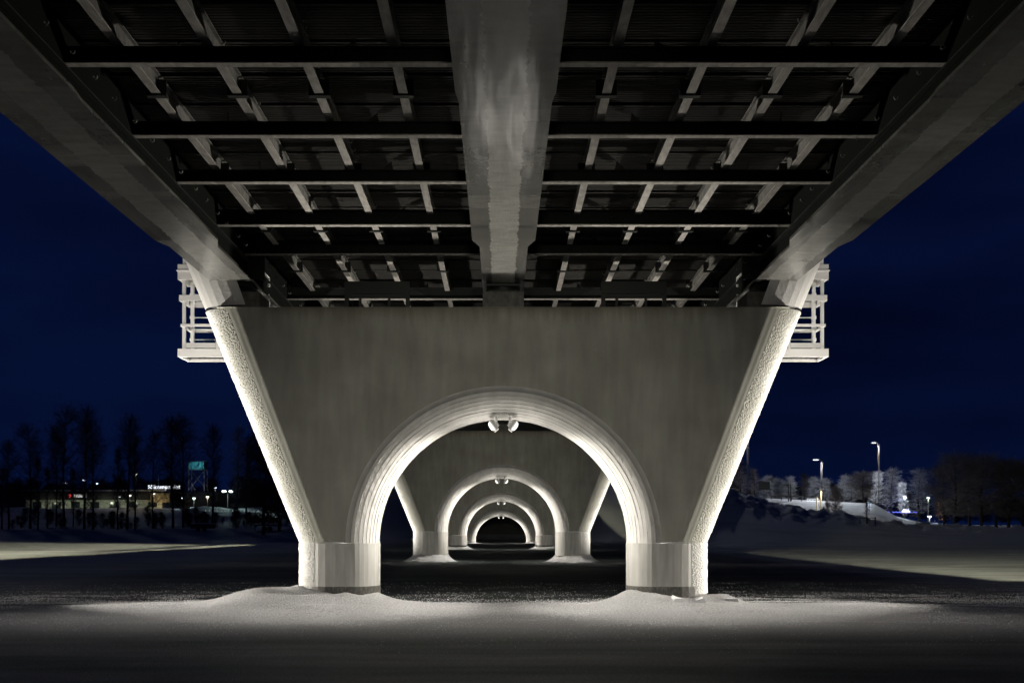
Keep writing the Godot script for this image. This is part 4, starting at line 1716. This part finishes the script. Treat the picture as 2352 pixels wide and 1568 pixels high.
	g.tube(Vector3(0, 0, 0), Vector3(0, 2.6, 0), 0.06, 0.04, 8)
	part("pole", g, M.white_steel, fp)
	# trailers by the shore
	var rx := ang(612, 113)
	var ry := height(rx, -113.0)
	var tr1 := thing("red_trailer", "red box trailer with snow on its ledge, near the pier's left edge", "trailer", Vector3(rx, ry, -113))
	g = Geo.new()
	g.box(Vector3(-1.45, 0.75, -1.1), Vector3(1.45, 1.55, 0))
	part("body", g, M.red_paint, tr1)
	g = Geo.new()
	g.box(Vector3(-1.5, 0.66, -1.15), Vector3(1.5, 0.75, 0.1))
	part("ledge", g, M.rust_wood, tr1)
	for k in 5:
		g = Geo.new()
		var xx := -1.4 + k * 0.56
		g.box(Vector3(xx, 0.752, 0.005), Vector3(xx + 0.45, 0.9 + 0.08 * (k % 3), 0.09))
		part("ledge_snow", g, M.snow_plain, tr1)
	for k in [-0.5, 0.0, 0.5]:
		g = Geo.new()
		g.box(Vector3(k - 0.03, 0.9, 0.002), Vector3(k + 0.03, 1.53, 0.03))
		part("rib", g, M.rust_wood, tr1)
	for k in [-0.25, 0.35]:
		g = Geo.new()
		g.tube(Vector3(k, 0.27, -0.25), Vector3(k, 0.27, 0.02), 0.27, 0.27, 14, true)
		part("wheel", g, M.rubber, tr1)
	for k in [-1.4, 1.3]:
		g = Geo.new()
		g.box(Vector3(k, -0.1, -0.15), Vector3(k + 0.1, 0.66, -0.05))
		part("leg", g, M.rust_wood, tr1)
	var dx := ang(462, 113)
	var tr2 := thing("dark_trailer", "dark flat trailer with snow on top standing on the left shore", "trailer", Vector3(dx, height(dx, -113.0), -113))
	g = Geo.new()
	g.box(Vector3(-1.2, 0.35, -1.2), Vector3(1.2, 0.85, 0))
	part("body", g, M.rust_wood, tr2)
	g = Geo.new()
	g.box(Vector3(-1.22, 0.85, -1.22), Vector3(1.22, 0.95, 0.02))
	part("top_snow", g, M.roof_snow, tr2)
	for k in [-0.4, 0.3]:
		g = Geo.new()
		g.tube(Vector3(k, 0.24, -0.2), Vector3(k, 0.24, 0.02), 0.24, 0.24, 14, true)
		part("wheel", g, M.rubber, tr2)
	for yy in [0.5, 0.66]:
		g = Geo.new()
		g.box(Vector3(-1.2, yy, 0.004), Vector3(1.2, yy + 0.02, 0.02))
		part("side_rail", g, M.mast, tr2)
	# hedge of fairy lights above the red trailer
	var hl := thing("light_chain", "chain of tiny pale blue lights in the bushes behind the red trailer", "lights", Vector3(ang(612, 125), height(ang(612, 125), -125.0), -125))
	var lr := RandomNumberGenerator.new()
	lr.seed = 5
	var lg := Geo.new()
	for k in 46:
		var c := Vector3(lr.randf_range(-1.8, 1.8), lr.randf_range(1.5, 2.4), lr.randf_range(-0.4, 0.4))
		lg.box(c - Vector3.ONE * 0.025, c + Vector3.ONE * 0.025)
	for k in 12:
		var c := Vector3(-7.6 + k * 0.48, 2.35 + lr.randf_range(-0.06, 0.06), 0)
		lg.box(c - Vector3.ONE * 0.03, c + Vector3.ONE * 0.03)
	part("lights", lg, glowing(0.75, 0.95, 1.0, 1.3), hl)
	var wire := Geo.new()
	wire.tube(Vector3(-7.8, 2.42, 0), Vector3(1.9, 2.42, 0), 0.012, 0.012, 4)
	for k in 4:
		wire.tube(Vector3(-7.8 + k * 3.2, -0.2, 0), Vector3(-7.8 + k * 3.2, 2.42, 0), 0.025, 0.02, 5)
	part("wire", wire, M.bark, hl)


# ------------------------------------------------------------------ far right: road, masts and signs
func lattice_mast(label: String, px: float, d: float, y_top: float, lamp: bool, e: float) -> void:
	var x := ang(px, d)
	var base := height(x, -d)
	var tall := EYE + (1210.0 - y_top) * d / 2307.0 - base
	var t := thing("lattice_lamp_post", label, "street lamp", Vector3(x, base, -d), "lattice road lamps on the right bank")
	var w := 0.17
	for q in [[-1, 1], [1, 1], [0, -1]]:
		var g := Geo.new()
		g.tube(Vector3(q[0] * w, -0.3, q[1] * w), Vector3(q[0] * w * 0.6, tall, q[1] * w * 0.6), 0.018, 0.03, 5)
		part("chord", g, M.lattice, t)
	var la := Geo.new()
	var n := int(tall / 0.35)
	var cs := [Vector2(-1, 1), Vector2(1, 1), Vector2(0, -1)]
	for k in n:
		var y0 := tall * k / n
		var y1 := tall * (k + 1) / n
		for q in 3:
			var a: Vector2 = cs[q] * w * lerpf(1, 0.6, float(k) / n)
			var b: Vector2 = cs[(q + 1) % 3] * w * lerpf(1, 0.6, float(k + 1) / n)
			la.tube(Vector3(a.x, y0, a.y), Vector3(b.x, y1, b.y), 0.018, 0.018, 4)
	part("lacing", la, M.lattice, t)
	if lamp:
		var g := Geo.new()
		g.tube(Vector3(0, tall, 0), Vector3(-0.45, tall + 0.08, 0), 0.04, 0.04, 6)
		part("arm", g, M.lattice, t)
		g = Geo.new()
		var rows := []
		for r in 6:
			var row := PackedVector3Array()
			var rr := 0.5 * sqrt(maxf(0.0, 1.0 - pow(r / 5.0, 2)))
			for q in 13:
				var an := TAU * q / 12
				row.append(Vector3(-0.75 + cos(an) * rr, tall + 0.02 + 0.26 * r / 5.0, sin(an) * rr * 0.6))
			rows.append(row)
		g.grid(rows, true)
		part("shade", g, M.lamp_body, t)
		g = Geo.new()
		g.tube(Vector3(-0.75, tall - 0.03, 0), Vector3(-0.75, tall + 0.015, 0), 0.3, 0.34, 14, true)
		part("bulb", g, glowing(0.9, 0.95, 1.0, 3.0), t)
		spot(t, Vector3(-0.75, tall - 0.12, 0), Vector3(-0.12, -1.0, -0.08), e * 1.2, 84, 0.35, Color(0.93, 0.96, 1.0), 0.3)


func make_right_bank() -> void:
	lattice_mast("tall lattice mast right beside the right edge of the first pier", 1718, 118, 990, true, 60)
	lattice_mast("shorter lattice road lamp with glowing head, left of the two on the right bank", 1888, 138, 1056, true, 130)
	lattice_mast("taller lattice road lamp with glowing head, right of the two on the right bank", 2019, 160, 1017, true, 330)
	# road sign on its gantry, seen from behind
	var d := 133.0
	var x := ang(1756, d)
	var by := height(x, -d)
	var t := thing("road_sign", "dark rectangular road sign board seen from behind on a thin gantry", "road sign", Vector3(x, by, -d))
	var y0 := EYE + (1210 - 1125) * d / 2307.0 - by
	var y1 := EYE + (1210 - 1106) * d / 2307.0 - by
	var g := Geo.new()
	g.box(Vector3(-0.75, y0, -0.06), Vector3(0.75, y1, 0.0))
	part("board", g, flat(0.03, 0.03, 0.03, 0.6), t)
	for k in 4:
		g = Geo.new()
		var yy := lerpf(y0, y1, (k + 0.5) / 4)
		g.box(Vector3(-0.75, yy - 0.02, 0.002), Vector3(0.75, yy + 0.02, 0.04))
		part("stiffener", g, M.mast, t)
	g = Geo.new()
	for yy in [0.45, 0.68]:
		g.bar(Vector3(-0.95, lerpf(y0, y1, yy), -0.12), Vector3(3.3, lerpf(y0, y1, yy - 0.1), -0.12), 0.05, 0.05)
	for k in 6:
		g.bar(Vector3(0.8 + k * 0.42, lerpf(y0, y1, 0.4), -0.12), Vector3(1.2 + k * 0.42, lerpf(y0, y1, 0.6), -0.12), 0.03, 0.03)
	part("gantry_arm", g, M.mast, t)
	g = Geo.new()
	g.box(Vector3(3.2, -0.2, -0.25), Vector3(3.32, y1 - 0.2, -0.13))
	g.box(Vector3(3.5, -0.2, -0.25), Vector3(3.6, y1 - 0.3, -0.13))
	part("post", g, M.mast, t)
	# guard rail at the road edge
	var gx0 := ang(1768, 134)
	var gx1 := ang(1846, 134)
	var gy := height((gx0 + gx1) / 2, -134.0)
	var gr := thing("guard_rail", "low steel guard rail along the lit snowy road edge on the right", "guard rail", Vector3(gx0, gy, -134))
	g = Geo.new()
	g.bar(Vector3(0, 0.62, 0), Vector3(gx1 - gx0, 0.56, 0), 0.06, 0.2)
	part("rail", g, M.mast, gr)
	for k in 4:
		g = Geo.new()
		g.box(Vector3(0.2 + k * 1.35, -0.3, -0.1), Vector3(0.3 + k * 1.35, 0.5, -0.035))
		part("post", g, M.mast, gr)
	# ring lights by the road
	for k in 4:
		var rx := ang(1857 + k * 7.5, 134)
		var tm := TorusMesh.new()
		tm.inner_radius = 0.13
		tm.outer_radius = 0.19
		tm.rings = 14
		tm.ring_segments = 6
		var o := part("ring_light", tm, glowing(0.9, 0.93, 1.0, 1.2), self)
		o.name = numbered("ring_light")
		o.rotation.x = PI / 2
		o.position = Vector3(rx, height(rx, -134.0) + 0.24, -134)
		tag(o, ["leftmost", "second from left", "third from left", "rightmost"][k] + " of the four small glowing rings by the shorter road lamp", "ring light", "glowing rings by the road")
	# two pale path posts
	for q in [[1877, 1142, "plain pale post left of the path lamp below the shorter road lamp"], [1886, 1124, "taller pale path lamp post in front of the shorter road lamp"]]:
		var px := ang(q[0], 122)
		var hy := height(px, -122.0)
		var top: float = EYE + (1210 - q[1]) * 122 / 2307.0
		var p := thing("path_post", q[2], "post", Vector3(px, hy, -122))
		g = Geo.new()
		g.tube(Vector3(0, -0.3, 0), Vector3(0, maxf(top - hy, 1.4), 0), 0.1, 0.1, 8, true)
		part("pole", g, flat(0.75, 0.7, 0.55, 0.6), p)
		if q[1] == 1124:
			g = Geo.new()
			g.box(Vector3(-0.12, top - hy, -0.12), Vector3(0.4, top - hy + 0.14, 0.12))
			part("lamp_head", g, M.lamp_body, p)
			spot(p, Vector3(0.25, top - hy - 0.1, 0.2), Vector3(0.3, -1, 0.4), 22, 75, 0.5, Color(1.0, 0.9, 0.7), 0.15)
	# blue light strings and lit figures on the right
	var bx := ang(2085, 150)
	var bl := thing("blue_lights", "strings of deep blue and white lights on a low fence right of the slope", "lights", Vector3(bx, height(bx, -150.0), -150))
	var lr := RandomNumberGenerator.new()
	lr.seed = 9
	var yb: float = EYE + (1210 - 1176) * 150 / 2307.0 - bl.position.y
	g = Geo.new()
	g.tube(Vector3(-3.4, yb, 0), Vector3(1.8, yb - 0.1, 0), 0.012, 0.012, 4)
	for k in 5:
		g.tube(Vector3(-3.4 + k * 1.3, -0.2, 0), Vector3(-3.4 + k * 1.3, yb, 0), 0.03, 0.03, 5)
	part("wire", g, M.bark, bl)
	g = Geo.new()
	for k in 70:
		var c := Vector3(-3.4 + k * 0.074, yb + lr.randf_range(-0.08, 0.08), lr.randf_range(-0.1, 0.1))
		g.box(c - Vector3.ONE * 0.03, c + Vector3.ONE * 0.03)
	part("blue_bulb_string", g, glowing(0.12, 0.15, 1.0, 2.6), bl)
	g = Geo.new()
	for k in 26:
		var c := Vector3(lr.randf_range(-0.9, 0.3), yb + lr.randf_range(0.0, 0.45), lr.randf_range(-0.2, 0.2))
		g.box(c - Vector3.ONE * 0.05, c + Vector3.ONE * 0.05)
	for k in 14:
		var c := Vector3(lr.randf_range(-4.4, -3.2), yb + lr.randf_range(-0.3, 0.25), lr.randf_range(-0.2, 0.2))
		g.box(c - Vector3.ONE * 0.03, c + Vector3.ONE * 0.03)
	part("white_bulb_string", g, glowing(0.8, 0.85, 1.0, 3.0), bl)
	omni(bl, Vector3(-0.3, yb + 0.9, 0.8), 3.0, Color(0.6, 0.65, 1.0), 0.3)
	var lx := ang(1998, 128)
	var ls := thing("lit_shrub", "small upright shrub wrapped in pale blue lights on the slope crest", "lights", Vector3(lx, height(lx, -128.0), -128))
	g = Geo.new()
	g.tube(Vector3(0, -0.2, 0), Vector3(0, 1.2, 0), 0.04, 0.02, 6)
	part("stem", g, M.bark, ls)
	g = Geo.new()
	for k in 22:
		var c := Vector3(lr.randf_range(-0.22, 0.22), lr.randf_range(0.3, 1.3), lr.randf_range(-0.2, 0.2))
		g.box(c - Vector3.ONE * 0.025, c + Vector3.ONE * 0.025)
	part("lights", g, glowing(0.6, 0.8, 1.0, 1.2), ls)
	var cx := ang(2157, 150)
	var ct := thing("lit_fir", "small cone of orange lights, a lit fir left of the dark grove", "lights", Vector3(cx, height(cx, -150.0), -150))
	g = Geo.new()
	g.tube(Vector3(0, -0.2, 0), Vector3(0, 3.2, 0), 0.07, 0.02, 6)
	part("stem", g, M.bark, ct)
	g = Geo.new()
	for k in 34:
		var f := lr.randf()
		var a := lr.randf() * TAU
		var c := Vector3(cos(a) * 0.55 * (1 - f), 0.5 + f * 2.9, sin(a) * 0.55 * (1 - f))
		g.box(c - Vector3.ONE * 0.025, c + Vector3.ONE * 0.025)
	part("lights", g, glowing(1.0, 0.35, 0.1, 0.9), ct)
	for q in [[2078, 165, 1140, 14, Color(0.85, 0.9, 1.0), "small lamp left of the tallest white frosted tree"], [2133, 160, 1143, 26, Color(0.85, 1.0, 0.9), "greenish lamp right of the tallest white frosted tree"], [2136, 140, 1186, 12, Color(0.8, 0.85, 1.0), "low lamp at the foot of the dark grove"]]:
		street_lamp("park_lamp", q[5], q[0], q[1], q[2], q[3], q[4], "park lamps on the right bank")
	# abutment wall under the bridge; near-black colour stands in for the unlit void
	var ab := thing("abutment", "abutment wall coloured near black for the unlit far end under the bridge", "abutment", Vector3(0, 0, -106.5))
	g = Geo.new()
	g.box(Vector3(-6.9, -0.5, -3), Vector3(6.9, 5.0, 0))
	part("wall", g, M.unlit_dark, ab)
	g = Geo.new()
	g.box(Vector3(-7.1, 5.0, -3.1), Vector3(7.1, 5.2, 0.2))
	part("cap", g, M.unlit_dark, ab)


# ------------------------------------------------------------------ frost tufts on the ice
func make_frost_tufts() -> void:
	var g := Geo.new()
	for q in 5:
		var a := TAU * q / 5
		var o := Vector3(cos(a), 0, sin(a))
		var s := Vector3(-sin(a), 0, cos(a)) * 0.35
		g.tri(o * 0.1 - s, o * 0.1 + s, o * 0.8 + Vector3.UP * (0.7 + 0.3 * (q % 2)))
	g.tri(Vector3(-0.3, 0, 0), Vector3(0.3, 0, 0.1), Vector3(0, 1.2, 0))
	var rn := RandomNumberGenerator.new()
	rn.seed = 12
	var pos := []
	var tries := 0
	while pos.size() < 150000 and tries < 900000:
		tries += 1
		var x := rn.randf_range(-22, 22)
		var z := -rn.randf_range(12.5, 29)
		var a := absf(x)
		var w := 0.05
		w = maxf(w, exp(-pow((-z - 21.0) / 2.6, 2)) * (1.0 if a > 5.2 else 0.35))
		w = maxf(w, 0.5 * exp(-pow((-z - 17.6) / 1.7, 2)))
		w *= clampf(0.55 + 1.5 * gm.get_noise_2d(x * 5.0, z * 10.0), 0.08, 1.0)
		if rn.randf() > w or (a > 2.2 and a < 4.3 and absf(z + 19.94) < 0.85):
			continue
		pos.append(Vector3(x, height(x, z) - 0.004, z))
	var mm := MultiMesh.new()
	mm.transform_format = MultiMesh.TRANSFORM_3D
	mm.mesh = g.mesh()
	mm.instance_count = pos.size()
	for k in pos.size():
		var s := rn.randf_range(0.005, 0.016) * clampf(-pos[k].z / 19.0, 0.5, 1.2)
		mm.set_instance_transform(k, Transform3D(Basis(Vector3.UP, rn.randf() * TAU).scaled(Vector3(s, s * rn.randf_range(0.6, 1.3), s)), pos[k]))
	var mi := MultiMeshInstance3D.new()
	mi.name = "frost_tufts"
	mi.multimesh = mm
	mi.material_override = flat(0.85, 0.85, 0.86, 0.8)
	mi.set_meta("kind", "stuff")
	mi.set_meta("label", "tiny frost tufts strewn over the dark river ice")
	mi.set_meta("category", "frost")
	add_child(mi, true)


func make_ice_slabs() -> void:
	var rn := RandomNumberGenerator.new()
	rn.seed = 21
	var spots := [[4.4, -19.45, 0.34, "long ice slab sticking out beyond the right pedestal of the nearest pier"], [3.3, -19.12, 0.3, "broken ice lump against the front of the right pedestal of the nearest pier"],
		[3.75, -19.15, 0.24, "smaller ice lump right of the broken one at the right pedestal"]]
	for q in spots:
		var g := Geo.new()
		var w: float = q[2]
		var p := []
		for k in 4:
			var c := Vector3([-w, w, w * 0.9, -w * 0.8][k] * 0.5, 0, [0.12, 0.1, -0.13, -0.1][k] * rn.randf_range(0.8, 1.3))
			p.append(c + Vector3(rn.randf_range(-0.05, 0.05), -0.06 + rn.randf_range(-0.02, 0.02), rn.randf_range(-0.04, 0.04)))
		for k in 4:
			p.append(p[k] * Vector3(0.6, 1, 0.55) + Vector3(rn.randf_range(-0.05, 0.05), 0.13 + rn.randf_range(-0.05, 0.05), rn.randf_range(-0.03, 0.03)))
		g.hexa(p)
		var o := part("ice_slab", g, M.snow_plain, self)
		o.name = numbered("ice_slab")
		o.position = Vector3(q[0], height(q[0], q[1]) - 0.025, q[1])
		o.rotation = Vector3(rn.randf_range(-0.15, 0.15), rn.randf_range(-0.3, 0.3), -0.2 if q[0] > 4 else rn.randf_range(-0.2, 0.2))
		tag(o, q[3], "ice", "ice pieces at the pedestals")


func _ready() -> void:
	rng.seed = 1
	make_view()
	make_materials()
	make_ground()
	make_pier(0, "nearest concrete pier with big lit arch on two snow-banked pedestals")
	make_pier(1, "second concrete pier, seen whole through the arch of the nearest one")
	make_pier(2, "third concrete pier, framed by the second pier's arch")
	make_pier(3, "farthest concrete pier, the smallest arch before the black opening")
	make_deck()
	make_bridge_lamps()
	make_cage(-1)
	make_cage(1)
	make_hatch(-3.12, "dark steel guard frame on the nearest pier top, left of the centre girder")
	make_hatch(1.93, "dark steel guard frame on the nearest pier top, right of the centre girder")
	make_trees()
	make_left_bank()
	make_right_bank()
	make_frost_tufts()
	make_ice_slabs()
